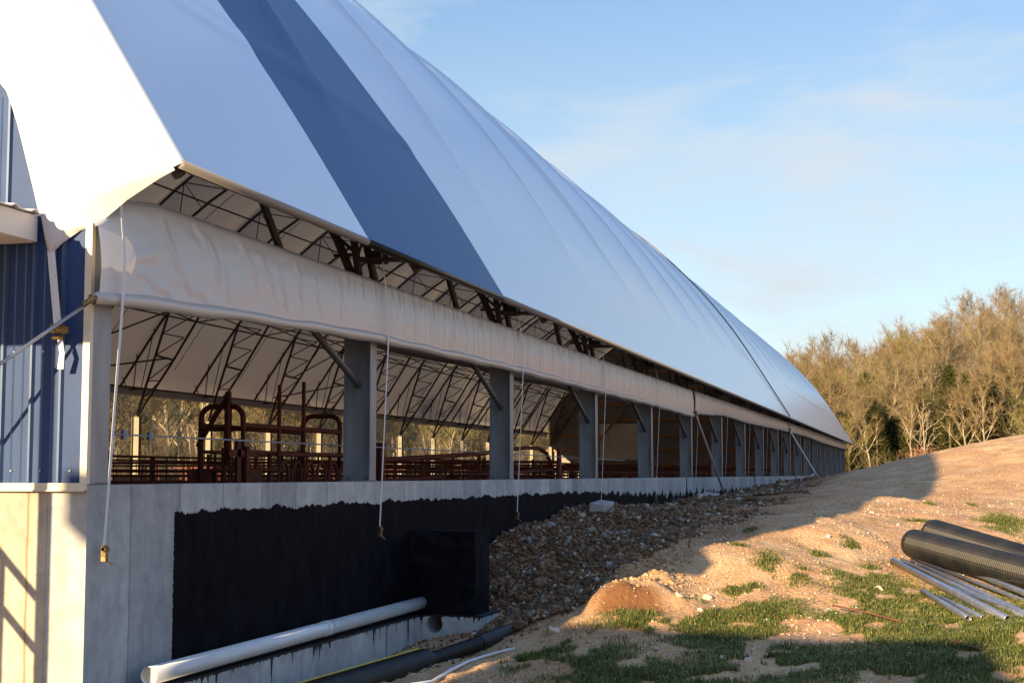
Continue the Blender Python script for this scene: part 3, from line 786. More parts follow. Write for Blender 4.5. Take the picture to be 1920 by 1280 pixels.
# ------------------------------------------------------------------ stones
def stone_protos(n, seed):
    rs = np.random.RandomState(seed); res = []
    bm = bmesh.new(); bmesh.ops.create_icosphere(bm, subdivisions=1, radius=1)
    V0 = np.array([v.co[:] for v in bm.verts]); F0 = np.array([[v.index for v in f.verts] for f in bm.faces]); bm.free()
    for _ in range(n):
        V = V0 * (1 + rs.uniform(-.25, .3, (len(V0), 1)))
        for __ in range(3):                     # chop flat facets
            nn = rs.normal(size=3); nn /= np.linalg.norm(nn); d = V @ nn; cut = rs.uniform(.25, .6)
            V = V - np.clip(d - cut, 0, None)[:, None] * nn[None]
        res.append(V * np.array([1, rs.uniform(.6, 1), rs.uniform(.4, .75)]))
    return res, F0
SP, SF = stone_protos(24, 9)
def stones(name, pts, sizes, m, seed, **k):
    rs = np.random.RandomState(seed); Vs = []; Fs = []; off = 0
    for (x, y, z), s in zip(pts, sizes):
        V = SP[rs.randint(len(SP))]
        q = rs.normal(size=4); q /= np.linalg.norm(q); w, a, b, c = q
        if rs.rand() < .7: a *= .3; b *= .3; nn = math.sqrt(w * w + a * a + b * b + c * c); w, a, b, c = w / nn, a / nn, b / nn, c / nn
        R = np.array([[1 - 2 * (b * b + c * c), 2 * (a * b - w * c), 2 * (a * c + w * b)], [2 * (a * b + w * c), 1 - 2 * (a * a + c * c), 2 * (b * c - w * a)], [2 * (a * c - w * b), 2 * (b * c + w * a), 1 - 2 * (a * a + b * b)]])
        Vs.append(V @ R.T * s + np.array([x, y, z])); Fs.append(SF + off); off += len(V)
    return np_mesh(name, np.concatenate(Vs), np.concatenate(Fs), m, **k)
gravel_m = mat('broken stone', (1, 1, 1), .9, col2=(.75, .72, .68), nscale=14, bump=.4, bscale=50,
               island=[(.15, .07, .03), (.24, .125, .06), (.13, .08, .045), (.28, .17, .09), (.17, .085, .04), (.22, .15, .09), (.16, .08, .035), (.30, .17, .085), (.20, .11, .055), (.13, .07, .035), (.26, .15, .08), (.55, .50, .42), (.15, .075, .035), (.34, .30, .25), (.66, .62, .55)])
for nd_ in gravel_m.node_tree.nodes:
    if nd_.type == 'VALTORGB' and len(nd_.color_ramp.elements) > 6: nd_.color_ramp.interpolation = 'CONSTANT'
pebble_m = mat('pale pebbles', (1, 1, 1), .9, col2=(.8, .76, .7), nscale=14,
               island=[(.52, .36, .23), (.65, .50, .36), (.46, .28, .17), (.72, .60, .48), (.56, .40, .27), (.80, .73, .64)])
rs = np.random.RandomState(11)
# heap of broken stone between the wall and the bank
pts = []; sz = []
def heap_mask(x, y):
    outer = -np.interp(x, [4.7, 5.2, 6.0, 7.0, 8.0, 10, 12, 15, 20, 30, 42], [1.15, 1.55, 1.72, 1.88, 2.15, 2.6, 2.8, 2.9, 2.7, 2.2, 1.2])
    m = y - outer + .3 * vnoise(x, y, 1.4)
    box = (x < 5.86) & (y > -.75)
    core = -np.interp(x, [8, 12, 20, 30], [2.05, 1.9, 1.5, 1.2])
    thin = (x > 8) & (y < core) & (vnoise(x, y, 3.3) + .4 * vnoise(x, y, 11) < -.05 + .35 * (core - y))
    return (m > 0) & ~box & ~thin
n_ = 62000
x = 4.7 + rs.rand(n_) ** 1.7 * 36; y = -rs.rand(n_) * 3.0
ok = heap_mask(x, y) & (y < -.02)
x = x[ok]; y = y[ok]; s_ = .010 + .030 * rs.rand(len(x)) ** 2.6 + (rs.rand(len(x)) < .03) * .035
s_ = s_ * np.interp(x, [5, 12, 25, 40], [1, 1.15, 1.7, 2.2]) * np.where((x > 8) & (y < -2.0), .6, 1)
z = gz(x, y) + s_ * .2 + .012 + .05 * np.clip(vnoise(x, y, 2.2), 0, 1)
stones('gravel', np.stack([x, y, z], 1)[:36000], s_[:36000], gravel_m, 3, kind='stuff', label='heap of broken brown stone piled against the coated wall', cat='gravel')
# loose pebbles over the slope
n_ = 52000
x = 2.4 + rs.rand(n_) ** 1.5 * 21; y = -.9 - rs.rand(n_) * 6.3
ok = (y < -1.1 - .09 * (x - 3)) & (rs.rand(n_) < .05 + 1.3 * np.clip(vnoise(x, y, .9) + .7 * vnoise(x, y, 3.7) + .12, 0, 1))
x = x[ok]; y = y[ok]; s_ = .0035 + .015 * rs.rand(len(x)) ** 4
z = gz(x, y) + s_ * .25
stones('pebbles', np.stack([x, y, z], 1), s_, pebble_m, 4, kind='stuff', label='small pale stones strewn over the dirt slope', cat='pebbles')
# clods of loose dirt, thickest on the cut bank
clod_m = mat('dirt clods', (1, 1, 1), 1.0, col2=(.85, .8, .75), nscale=10, bump=.5, bscale=60, island=[(.42, .24, .12), (.56, .36, .20), (.36, .19, .09), (.62, .44, .28), (.48, .29, .15)])
n_ = 15000
x = 2.6 + rs.rand(n_) ** 1.3 * 20; y = -1.0 - rs.rand(n_) * 6
ok = (y < -1.15 - .07 * (x - 3)) & (vnoise(x, y, 1.7) + .5 * vnoise(x, y, 5) > .02)
x = x[ok]; y = y[ok]; s_ = .006 + .016 * rs.rand(len(x)) ** 3
m2 = 2600
xb = np.concatenate([6.0 + rs.randn(m2) * .6, 8 + rs.rand(m2) * 6]); yb = np.concatenate([-1.98 + rs.randn(m2) * .2, -1.9 + rs.randn(m2) * .22])
x = np.concatenate([x, xb]); y = np.concatenate([y, yb]); s_ = np.concatenate([s_, .006 + .026 * rs.rand(len(xb)) ** 3])
okc = ~((x < 5.45) & (x > 4.8) & (y > -2.5)) | (rs.rand(len(x)) < .3)
x = x[okc]; y = y[okc]; s_ = s_[okc]
z = gz(x, y) + s_ * .1
stones('dirt_clods', np.stack([x, y, z], 1), s_, clod_m, 14, kind='stuff', label='loose brown dirt clods scattered over the slope and its cut bank', cat='dirt')
# rubble at the toe and on the trench floor
n_ = 2600
x = 1.6 + rs.rand(n_) * 4.4; y = -.14 - rs.rand(n_) * 1.75
ok = (y > -.16 - (x - 1.6) * .42)
x = x[ok]; y = y[ok]; s_ = .006 + .02 * rs.rand(len(x)) ** 2.5; z = gz(x, y) + s_ * .2
stones('rubble', np.stack([x, y, z], 1), s_, gravel_m, 5, kind='stuff', label='crumbled rubble along the trench floor by the footing', cat='rubble')
# single rocks and slabs
rk = mat('pale limestone', (.58, .46, .34), .9, col2=(.68, .58, .46), nscale=9, bump=.5, bscale=30)  # pale tan stone, randomly mottled
rg = mat('grey stone block', (.34, .33, .31), .9, col2=(.42, .41, .39), nscale=6, bump=.4, bscale=30)
def rock(x, y, s, lab, m=rk, flat=.7, rz=0, seed=0):
    r_ = np.random.RandomState(seed); bm = bmesh.new(); bmesh.ops.create_icosphere(bm, subdivisions=3, radius=1)
    V = np.array([v.co[:] for v in bm.verts]); F = np.array([[v.index for v in f.verts] for f in bm.faces]); bm.free()
    for __ in range(9):
        nn = r_.normal(size=3); nn /= np.linalg.norm(nn); d = V @ nn; V = V - np.clip(d - r_.uniform(.35, .75), 0, None)[:, None] * nn[None]
    V = V + .05 * (vnoise(V[:, 0] + V[:, 2], V[:, 1] + seed, 2.6))[:, None] * V
    V = V * np.array([1.1, .8, flat]) * s
    o = np_mesh('rock', V, F, m, label=lab, cat='rock'); o.location = (x, y, float(gz(x, y)) + s * flat * .35); o.rotation_euler = (0, 0, rz); return o
rock(4.45, -1.53, .10, 'large sunlit rock where the grass meets the black drain pipe', seed=1)
rock(6.51, -4.12, .05, 'small white rock in the grass left of the metal pipes', seed=2, rz=1)
rock(5.63, -2.68, .09, 'low flat sunlit rock in the middle of the slope', seed=3, flat=.35)
rock(5.35, -2.45, .06, 'rock left of the low flat rock on the slope', seed=4, flat=.45, rz=.5)
rock(6.8, -1.55, .075, 'grey rounded rock on top of the stones beside the clay bank', m=rg, seed=5)
rock(5.0, -3.25, .035, 'small pale stone at the edge of the grass patch', seed=6)
rock(3.9, -2.5, .03, 'white stone lying in the shaded grass', m=rg, seed=8)
rock(3.7, -3.05, .035, 'bright stone on the shaded ground near the bottom', seed=9)
rock(9.55, -.26, .07, 'pale block-like rock on the crest of the stone heap', m=rg, seed=7)
for (x_, y_, sx_, sy_, sz_, rz_, lb) in ((11.7, -.42, .42, .10, .09, .05, 'grey concrete slab standing out of the stones near the third column'), (21.6, -.45, .75, .14, .1, .03, 'grey concrete slab at the foot of the diagonal rod')):
    s = MB().box(-sx_, sx_, -sy_, sy_, -sz_, sz_).build('concrete_slab', rg, None, label=lb, cat='slab')
    s.location = (x_, y_, float(gz(x_, y_)) + .03); s.rotation_euler = (.12, -.03, rz_)
    bv = s.modifiers.new('b', 'BEVEL'); bv.width = .012; bv.segments = 2

rr2 = np.random.RandomState(31); _pl = []
for k in range(34):
    x_ = 3.2 + rr2.rand() ** 1.4 * 15; y_ = -1.7 - .07 * x_ - rr2.rand() * 4.0
    _pl.append((x_, y_, rr2.uniform(.022, .05)))
for k, (x_, y_, s_) in enumerate(_pl):
    o_ = rock(x_, y_, s_, 'small pale stone among the pebbles of the dirt slope', m=rk if k % 3 else rg, seed=50 + k, flat=.55, rz=k)
    o_['group'] = 'small stones scattered on the slope'
# ------------------------------------------------------------------ grass
patches = [(4.9, -4.4, 1.0, .42), (5.6, -5.3, 1.1, .35), (3.5, -2.1, .5, .3), (3.3, -4.8, .7, .6), (5.3, -3.2, .55, .40), (4.45, -2.95, .6, .5), (6.6, -4.07, .75, .42), (5.2, -3.95, .6, .33), (5.7, -4.75, 1.3, .45), (6.55, -3.4, .3, .12), (10.3, -4.45, .22, .18),
           (11.0, -5.4, .8, .28), (5.0, -2.35, .55, .33), (3.97, -1.75, .45, .28), (4.62, -2.2, .3, .25), (3.4, -4.2, .45, .7), (3.8, -3.5, .4, .5), (6.7, -3.09, .3, .14), (8.3, -3.8, .25, .12),
           (4.2, -4.9, .8, .5), (4.9, -2.7, .4, .3), (4.6, -5.2, .9, .4), (3.0, -2.6, .5, .6), (3.2, -3.3, .5, .6), (7.6, -3.5, .3, .12), (8.4, -2.75, .14, .08), (7.3, -4.0, .22, .12),
           (12.5, -4.6, .25, .08), (9.4, -4.1, .16, .07), (6.0, -3.0, .22, .12), (5.95, -4.15, .5, .3), (7.2, -2.75, .13, .08), (5.9, -2.85, .3, .1), (14, -6.0, .8, .12), (13, -5.1, .5, .1), (3.6, -1.5, .35, .15), (7.9, -5.6, 1.4, .2)]
gp = []; gw = []
for (px_, py_, rx, ry) in patches:
    n_ = int(11500 * rx * ry * 3.14) + 60
    a = rs.rand(n_) * 6.283; r = np.sqrt(rs.rand(n_)) * (1 + .42 * rs.randn(n_))
    x = px_ + np.cos(a) * r * rx; y = py_ + np.sin(a) * r * ry
    keep = vnoise(x, y, 4.5) + .5 * vnoise(x, y, 13) > -.17 + .36 * (r - .55)
    gp.append(np.stack([x[keep], y[keep]], 1))
n_ = 5000
x = 2.3 + rs.rand(n_) * 8; y = -1.5 - rs.rand(n_) * 5
keep = (vnoise(x, y, 2.4) + .6 * vnoise(x, y, 9) > .24) & (y < -1.1 - .09 * (x - 3)); gp.append(np.stack([x[keep], y[keep]], 1))
G = np.concatenate(gp)
G = G[(G[:, 1] < -1.25 - .02 * G[:, 0]) & ~((G[:, 0] > 4.9) & (G[:, 0] < 6.6) & (G[:, 1] > -2.5))]
n_ = len(G); zg = gz(G[:, 0], G[:, 1])
hgt = .010 + .052 * rs.rand(n_) ** 2.6 + .008 * (G[:, 0] < 5)
ang = rs.rand(n_) * 6.283; lean = .35 + .95 * rs.rand(n_); wd = .0021 + .0016 * rs.rand(n_)
dx = np.cos(ang); dy = np.sin(ang)
b0 = np.stack([G[:, 0] - dy * wd, G[:, 1] + dx * wd, zg - .004], 1); b1 = np.stack([G[:, 0] + dy * wd, G[:, 1] - dx * wd, zg - .004], 1)
m0 = np.stack([G[:, 0] + dx * hgt * lean * .35 - dy * wd * .8, G[:, 1] + dy * hgt * lean * .35 + dx * wd * .8, zg + hgt * .62], 1)
m1 = np.stack([G[:, 0] + dx * hgt * lean * .35 + dy * wd * .8, G[:, 1] + dy * hgt * lean * .35 - dx * wd * .8, zg + hgt * .62], 1)
tp = np.stack([G[:, 0] + dx * hgt * lean, G[:, 1] + dy * hgt * lean, zg + hgt * (1.05 - .42 * lean)], 1)
V = np.stack([b0, b1, m1, m0, tp], 1).reshape(-1, 3); i5 = np.arange(n_)[:, None] * 5
F = np.concatenate([i5 + [0, 1, 2], i5 + [0, 2, 3], i5 + [3, 2, 4]])
grass_m = mat('grass blades', (1, 1, 1), .6, col2=(.8, .85, .7), nscale=2, island=[(.075, .11, .018), (.13, .175, .03), (.06, .09, .016), (.18, .20, .045), (.26, .22, .08), (.10, .14, .025), (.36, .29, .14)], spec=.3)
np_mesh('grass', V, F, grass_m, kind='stuff', label='patchy short green grass on the dirt slope', cat='grass')

# ------------------------------------------------------------------ pipes
def corrugated(p0, p1, r, pitch=.03, amp=.05, n=28):
    p0 = Vector(p0); p1 = Vector(p1); ln = (p1 - p0).length; m = MB(); pts = []; rr = []
    k = int(ln / pitch)
    for i in range(k):
        for t, a in ((0, 1 - amp), (.25, 1), (.6, 1), (.85, 1 - amp)):
            pts.append(p0.lerp(p1, (i + t) / k)); rr.append(r * a)
    m.tube(pts, rr, n, cap=False)
    m.tube([p1, p1 + (p0 - p1) * .002], r * .97, n) if False else None
    return m
def hill(x, y, r): return Vector((x, y, float(ground_base(x, y)) + r))
a0 = hill(8.42, -4.42, .155); a1 = Vector((3.4, -7.05, .27 + .155)); 
c1 = corrugated(a0, a1, .15).ring(a0, a0.lerp(a1, .01), .15, .135).build('corrugated_pipe', M['corr'], None, smooth=False, label='black ribbed drain pipe on the slope beside the grass and metal pipes', cat='drain pipe', group='black drain pipes on the slope')
b0_ = hill(8.95, -4.62, .16); b1_ = Vector((4.6, -6.95, .42))
c2 = corrugated(b0_, b1_, .15).ring(b0_, b0_.lerp(b1_, .01), .15, .135).build('corrugated_pipe', M['corr'], None, label='black ribbed drain pipe lying behind the nearer one on the slope', cat='drain pipe', group='black drain pipes on the slope')
t0 = Vector((3.62, -.70, .125)); t1 = Vector((-1.5, -.30, .10))
cc_ = corrugated(t0, t1, .108, pitch=.028, amp=.07)
cp3 = cc_.build('corrugated_pipe', M['corr'], None, label='thick black ribbed pipe with a yellow stripe in the trench', cat='drain pipe')
MB().tube([t0 + Vector((0, .045, .102)), t1 + Vector((0, .045, .102))], .008, 6).build('yellow_stripe', M['yellow'], cp3)
MB().ring(t0 + Vector((.002, 0, 0)), t0 + Vector((-.01, 0, 0)), .108, .06, 24).build('pipe_end', M['corr'], cp3)
s0 = Vector((4.68, -1.09, .255)); s1 = Vector((4.25, -.96, .21)); s2 = Vector((3.55, -.70, .125))
o = corrugated(s1, s2, .062, pitch=.02, amp=.06)
o.tube([s0, s0.lerp(s1, .5), s1], [.072, .072, .066], 24)
o.build('drain_pipe', M['corr'], None, label='smaller black pipe running out of the stone heap into the ribbed one', cat='drain pipe')
# white sewer pipe on the footing
pv = MB().ring((.24, -.155, .43), (5.24, -.125, .445), .055, .051, 28).ring((2.9, -.1396, .4377), (3.02, -.139, .438), .0585, .0555, 28).build('sewer_pipe', M['pvc'], None, smooth=True, label='long white plastic pipe running along the footing into the black box', cat='pipe')
MB().tube([(.26, -.155, .43), (.29, -.155, .43)], .0505, 24).build('end_cap', M['cream_metal'], pv)
rock(1.05, -.17, .04, 'pale stone chock under the near end of the white pipe', seed=12)
# metal pipes
def zpipe(x0, y0, x1, y1, r, lab, dz=0):
    a = hill(x0, y0, r + .01 + dz); b = hill(x1, y1, r + .01 + dz)
    MB().ring(a, b, r, r * .86, 20).build('metal_pipe', M['steel_pipe'], None, smooth=True, label=lab, cat='metal pipe', group='zinc metal pipes lying in the grass')
zpipe(7.80, -4.22, 4.93, -5.16, .036, 'long metal pipe at the left of the bundle with its round end facing out')
zpipe(8.15, -4.40, 4.9, -5.42, .024, 'metal pipe half sunk in grass, second from the left of the bundle')
zpipe(8.05, -4.30, 5.2, -5.30, .022, 'thin metal pipe lying close to the long front pipe')
zpipe(8.6, -4.50, 5.0, -5.80, .028, 'metal pipe nearest to the black drain pipe')
zpipe(6.9, -4.62, 4.7, -5.55, .024, 'thin metal pipe in the middle of the grassy bundle')
zpipe(6.40, -4.50, 5.08, -4.86, .027, 'short metal pipe, left one of the two in front of the bundle')
zpipe(6.12, -4.66, 5.10, -4.98, .025, 'short metal pipe, right one of the two in front of the bundle')
zpipe(8.3, -4.42, 5.3, -5.62, .017, 'thinnest metal pipe buried in grass between the bundle and the black drain pipe')
for (x0, y0, x1, y1, lb) in ((5.58, -3.75, 4.86, -4.38, 'thin rusty rod in the grass below the pipe bundle'), (4.05, -4.70, 3.05, -5.3, 'rusty rod at the lower right on the shaded ground')):
    a = hill(x0, y0, .03); b = hill(x1, y1, .03)
    MB().tube([a, a.lerp(b, .5) + Vector((0, 0, .01)), b], .008, 6).build('rusty_rod', M['rust'], None, label=lb, cat='rod')
# pale hose
hp = [(2.3, -.80, .12), (2.83, -1.03, .14), (3.2, -1.06, .155), (3.5, -1.10, .165), (3.74, -1.14, .185), (3.9, -1.25, .22), (4.0, -1.34, .23)]
MB().tube([(a, b, float(gz(a, b)) + .018) for a, b, c in hp], [.013, .012, .015, .012, .012, .010, .009], 10).build('hose', M['pvc'], None, smooth=True, label='thin white hose lying between trench and grass', cat='hose')
# dry weed stalk
w = MB(); bz = float(gz(6.87, -2.32))
w.tube([(6.87, -2.32, bz), (6.875, -2.315, bz + .13), (6.86, -2.31, bz + .27)], [.005, .004, .002], 5)
for k in range(7): w.tube([(6.87, -2.315, bz + .02 + .006 * k), (6.87 + .03 * math.cos(k), -2.315 + .03 * math.sin(k), bz + .06 + .01 * k)], .0022, 4)
w.build('dry_weed', M['rust'], None, label='single dry weed stalk standing at the shadow edge', cat='weed')

# ------------------------------------------------------------------ curtain straps with ratchets
names = ['front corner column', 'second column', 'third column', 'fourth column', 'fifth column', 'sixth column', 'seventh column', 'eighth column', 'ninth column', 'tenth column', 'eleventh column', 'twelfth column']
for i, x in enumerate(CX[:12]):
    xb = x - .03 - (.08 if i == 0 else 0); zb = 1.22 if i == 0 else 1.16 + .12 * min(i / 6, 1)
    s = empty('hold_down_strap', (xb, -.03, zb), label='white strap hanging in front of the ' + names[i] + ' with a ratchet', cat='strap', group='hold-down straps along the side curtain')
    yt = -.16
    k = MB(); zc = float(cbot(x)) 
    xt = x - .10 - (.02 if i == 0 else 0)
    ptsS = [(0, -.02, -.02), ((xt - xb) * .8, -.105, zc - .06 - zb), (xt - xb, -.115, zc + .22 - zb), (xt - xb + .03, -.03, 3.5 - zb)]
    w_ = .013
    for j in range(3):
        a, b = ptsS[j], ptsS[j + 1]; n0 = len(k.v)
        k.v += [(a[0] - w_, a[1], a[2]), (a[0] + w_, a[1], a[2]), (b[0] + w_, b[1], b[2]), (b[0] - w_, b[1], b[2]),
                (a[0] - w_, a[1] + .002, a[2]), (a[0] + w_, a[1] + .002, a[2]), (b[0] + w_, b[1] + .002, b[2]), (b[0] - w_, b[1] + .002, b[2])]
        k.f += [tuple(n0 + q for q in f) for f in ((0, 1, 2, 3), (7, 6, 5, 4), (1, 5, 6, 2), (0, 3, 7, 4))]
    k.build('webbing', M['strap'], s)
    r = MB().box(-.012, .02, -.035, -.006, -.11, -.03).box(-.02, .03, -.03, -.01, -.05, -.02).tube([(-.02, -.025, -.045), (.035, -.025, -.045)], .014, 8).tube([(-.005, -.03, -.1), (.03, -.055, -.13)], .006, 6)
    r.build('ratchet', M['brass'], s)
# tie-down strap of the end flap with its ratchet
fs = empty('flap_strap', (-.29, .15, 2.4), label='white strap pulling the sunlit end flap down, ratchet buckle on the blue wall', cat='strap')
k = MB()
def ribbon(k, a, b, wa, wb, t=.003):
    n0 = len(k.v)
    k.v += [(a[0], a[1] - wa, a[2]), (a[0], a[1] + wa, a[2]), (b[0], b[1] + wb, b[2]), (b[0], b[1] - wb, b[2]), (a[0] + t, a[1] - wa, a[2]), (a[0] + t, a[1] + wa, a[2]), (b[0] + t, b[1] + wb, b[2]), (b[0] + t, b[1] - wb, b[2])]
    k.f += [tuple(n0 + q for q in f) for f in ((0, 1, 2, 3), (7, 6, 5, 4), (0, 4, 5, 1), (1, 5, 6, 2), (2, 6, 7, 3), (3, 7, 4, 0))]
ribbon(k, (.022, .095, .475), (-.01, .018, .03), .024, .024)
ribbon(k, (-.02, -.005, -.04), (-.035, -.03, -.12), .016, .016); ribbon(k, (-.035, -.03, -.12), (-.02, -.012, -.21), .016, .02)
k.build('webbing', M['strap'], fs)
MB().box(-.03, .02, -.012, .052, -.005, .045).tube([(-.03, -.055, .004), (-.03, .03, .02)], .012, 8).box(-.045, -.02, -.06, -.03, -.012, .03).tube([(-.02, -.03, -.03), (-.02, .04, -.03)], .014, 8).build('ratchet', M['brass'], fs)

# crank rods
cr1 = empty('crank_rod', (-.27, -.085, 2.6), label='crank rod with a brassy joint reaching from the curtain roll across the blue wall', cat='crank rod')
P0 = Vector((0, 0, 0)); D1 = Vector((-.51 + .27, .335 + .085, 2.235 - 2.6)); 
MB().tube([P0 + Vector((-.045, .06, -.045)), P0 + D1 * 3.2], .0105, 10).build('rod', M['steel_pipe'], cr1, smooth=True)
MB().tube([(0.04, 0, 0), (-.02, .0, 0)], .022, 12).tube([(-.01, 0, 0), (-.035, .035, -.02)], .016, 8).tube([(-.03, .03, -.012), (-.06, .075, -.052)], .017, 8).tube([(-.035, .02, -.045), (-.035, .05, .005)], .012, 6).build('universal_joint', M['brass'], cr1)
for (xa, ya, za, xb, yb, zb, lb) in ((22.2, -.12, 2.80, 23.4, -.62, .95, 'slanting crank rod from the curtain gap down to the ground'), (44.0, -.12, 3.09, 44.2, -1.2, 1.2, 'slanting crank rod at the second curtain joint far along the wall')):
    r = empty('crank_rod', (xa, ya, za), label=lb, cat='crank rod')
    MB().tube([(0, 0, 0), (xb - xa, yb - ya, zb - za)], .022 if xa < 30 else .028, 8).build('rod', M['steel_pipe'], r)
    MB().tube([(-.06, 0, .03), (.08, 0, .0)], .05, 8).build('gear_head', M['brass'], r)
# wire cable with turnbuckle
cb = empty('wire_cable', (.1, .32, 1.85), label='steel wire cable with a turnbuckle strung inside the first wall opening', cat='cable')
MB().tube([(-.05, 0, .015), (.45, 0, 0), (9.5, 0, 0), (17, 0, -.02)], .006, 6).build('wire', M['galv'], cb)
MB().tube([(-.1, 0, .012), (.3, 0, .004)], .012, 8).tube([(.3, 0, 0), (.36, .0, .02), (.42, 0, .0), (.36, 0, -.02), (.3, 0, 0)], .008, 6).build('turnbuckle', M['galv'], cb)
MB().tube([(.62, 0, -.03), (.62, 0, .03)], .022, 8).build('cable_clamp', M['galv'], cb)
MB().tube([(.95, 0, -.025), (.95, 0, .025)], .02, 8).build('cable_clamp', M['galv'], cb)

# ------------------------------------------------------------------ cattle handling gear inside
RR = M['rust_red']
ch = empty('squeeze_chute', (8.0, 3.25, .5), label='rusty red cattle squeeze chute with an arched head gate', cat='cattle chute')
def arch(m, x, y0, y1, zt, z0, r, rc=.14):
    p = [(x, y0, z0), (x, y0, zt - rc)]
    for a in range(1, 7): p.append((x, y0 + rc - rc * math.cos(a * math.pi / 12), zt - rc + rc * math.sin(a * math.pi / 12)))
    for a in range(0, 7): p.append((x, y1 - rc + rc * math.sin(a * math.pi / 12), zt - rc + rc * math.cos(a * math.pi / 12)))
    p += [(x, y1, z0)]; m.tube(p, r, 10)
k = MB(); arch(k, 0, -.26, .27, 1.88, 0, .034); k.tube([(0, -.26, 1.62), (0, .27, 1.62)], .028, 8); k.build('head_arch', RR, ch)
k = MB(); arch(k, 2.95, -.26, .27, 1.88, 0, .034); k.build('tail_arch', RR, ch)
MB().tube([(-.02, -.08, 2.02), (-.02, .30, 1.42)], .028, 8).tube([(-.02, -.08, 2.05), (-.02, -.08, 1.85)], .035, 8).tube([(-.02, -.08, 1.85), (-.02, -.08, 1.2)], .045, 8).build('head_gate_lever', RR, ch)
k = MB()
for yy_ in (-.26, .27):
    for zz_, r_ in ((1.66, .034), (1.36, .024), (1.15, .022), (.95, .022)): k.tube([(0, yy_, zz_), (2.95, yy_, zz_)], r_, 8)
    for j in range(1, 8): k.tube([(j * .37, yy_, .2), (j * .37, yy_, 1.36)], .016, 6)
k.build('side_bars', RR, ch)
MB().box(-.25, .45, -.30, -.285, .3, 1.16).build('side_panel', RR, ch)
MB().box(-.25, .45, .285, .3, .3, 1.16).build('side_panel', RR, ch)
MB().tube([(.95, -.28, 1.2), (.95, -.28, 2.18)], .024, 8).build('control_lever', RR, ch)
MB().tube([(1.7, -.28, 1.2), (1.68, -.28, 2.26)], .024, 8).build('control_lever', RR, ch)
MB().box(-.5, .5, -.34, -.31, 1.30, 1.38).box(-.3, -.2, -.34, -.3, .3, 1.5).box(-.1, -.02, -.36, -.32, .4, 1.42).build('neck_bar', RR, ch)
hl = empty('headlock_panel', (8.3, 2.7, .5), label='rusty red row of looped cattle headlocks beside the chute', cat='headlocks')
k = MB().tube([(0, 0, 1.33), (3.2, 0, 1.36)], .026, 8).tube([(0, 0, .5), (3.2, 0, .5)], .026, 8); k.build('rail', RR, hl)
for j in range(8):
    m_ = MB(); p = [(j * .38 + .05, 0, .5), (j * .38 + .05, 0, 1.08)]
    for a in range(1, 6): p.append((j * .38 + .19 - .14 * math.cos(a * math.pi / 6), 0, 1.08 + .17 * math.sin(a * math.pi / 6)))
    p += [(j * .38 + .33, 0, 1.08), (j * .38 + .33, 0, .5)]
    m_.tube(p, .018, 6).build('loop', RR, hl)
bow = empty('bow_gate', (12.4, 3.0, .5), label='long bent red pipe gate behind the second and third columns', cat='gate')
MB().tube([(0, 0, 1.30), (5.1, 0, 1.46), (8.2, 0, 1.62), (9.3, 0, 1.63), (9.9, 0, 1.55), (10.3, 0, 1.35), (10.5, 0, .9), (10.6, 0, .1)], .04, 8).tube([(0, 0, 1.0), (10.4, 0, 1.2)], .03, 8).tube([(0, .05, .6), (10.4, .05, .7)], .03, 8).build('rail', RR, bow)
MB().box(.0, .16, -.06, .06, 0, 1.55).build('post', RR, bow)
MB().tube([(5.1, 0, 0), (5.1, 0, 1.46)], .03, 8).build('post', RR, bow)
# pen panels
ORD = 'first second third fourth fifth sixth seventh eighth ninth tenth eleventh twelfth thirteenth fourteenth fifteenth sixteenth seventeenth eighteenth nineteenth twentieth'.split()
def pen_proto(ln, top):
    m = MB()
    for z in np.linspace(.18, top, 6): m.tube([(0, 0, z), (ln, 0, z)], .022, 6)
    for x in np.linspace(.3, ln - .3, 4): m.tube([(x, 0, .18), (x, 0, top)], .016, 6)
    return m
def pen(root_loc, rz, protos, lab, grp):
    r = empty('pen_panel', root_loc, rz, label=lab, cat='pen panel', group=grp)
    for p in protos: cp(p, r)
    return r
pa = pen_proto(4.5, 1.42).build('rails', RR, None); pbp = MB().tube([(0, 0, 0), (0, 0, 1.5)], .04, 8).build('post', RR, None)
pc = pen_proto(4.3, 1.30).build('rails', RR, None)
for q in (pa, pbp, pc): COL.objects.unlink(q)
for row, (yy_, nm) in enumerate(((5.6, 'first'), (9.2, 'middle'), (13.0, 'second last'), (16.9, 'last'))):
    for i in range(17):
        x = 1.0 + i * 4.6 if row else 12.8 + i * 4.6
        if x > 78: continue
        pen((x, yy_, .5), 0, [pa, pbp], 'rusty red pipe panel, %s from the front in the %s lengthwise pen row' % (ORD[i], nm), '%s lengthwise pen row' % nm)
for i, x in enumerate((6, 15.5, 24, 33, 42, 51, 60, 70)):
    for j, yy_ in enumerate((1.1, 5.6, 9.2, 13.0)):
        if x < 13 and j == 0: continue
        pen((x + .1, yy_, .5), math.pi / 2, [pc, pbp], 'rusty red crossing pipe panel, %s line from the front, %s from the near side' % (ORD[i], ORD[j]), 'cross panels of the cattle pens')
# low feed troughs of dark timber
for i in range(7):
    MB().box(0, 3.2, -.3, .3, .3, .9).box(.05, 3.15, -.25, .25, .905, .98).build('feed_trough', M['dark_steel'], None, label='dark feed trough behind the pen rails, %s from the front' % ORD[i], cat='trough', group='feed troughs inside the barn').location = (15 + i * 8.5, 4.4, .5)

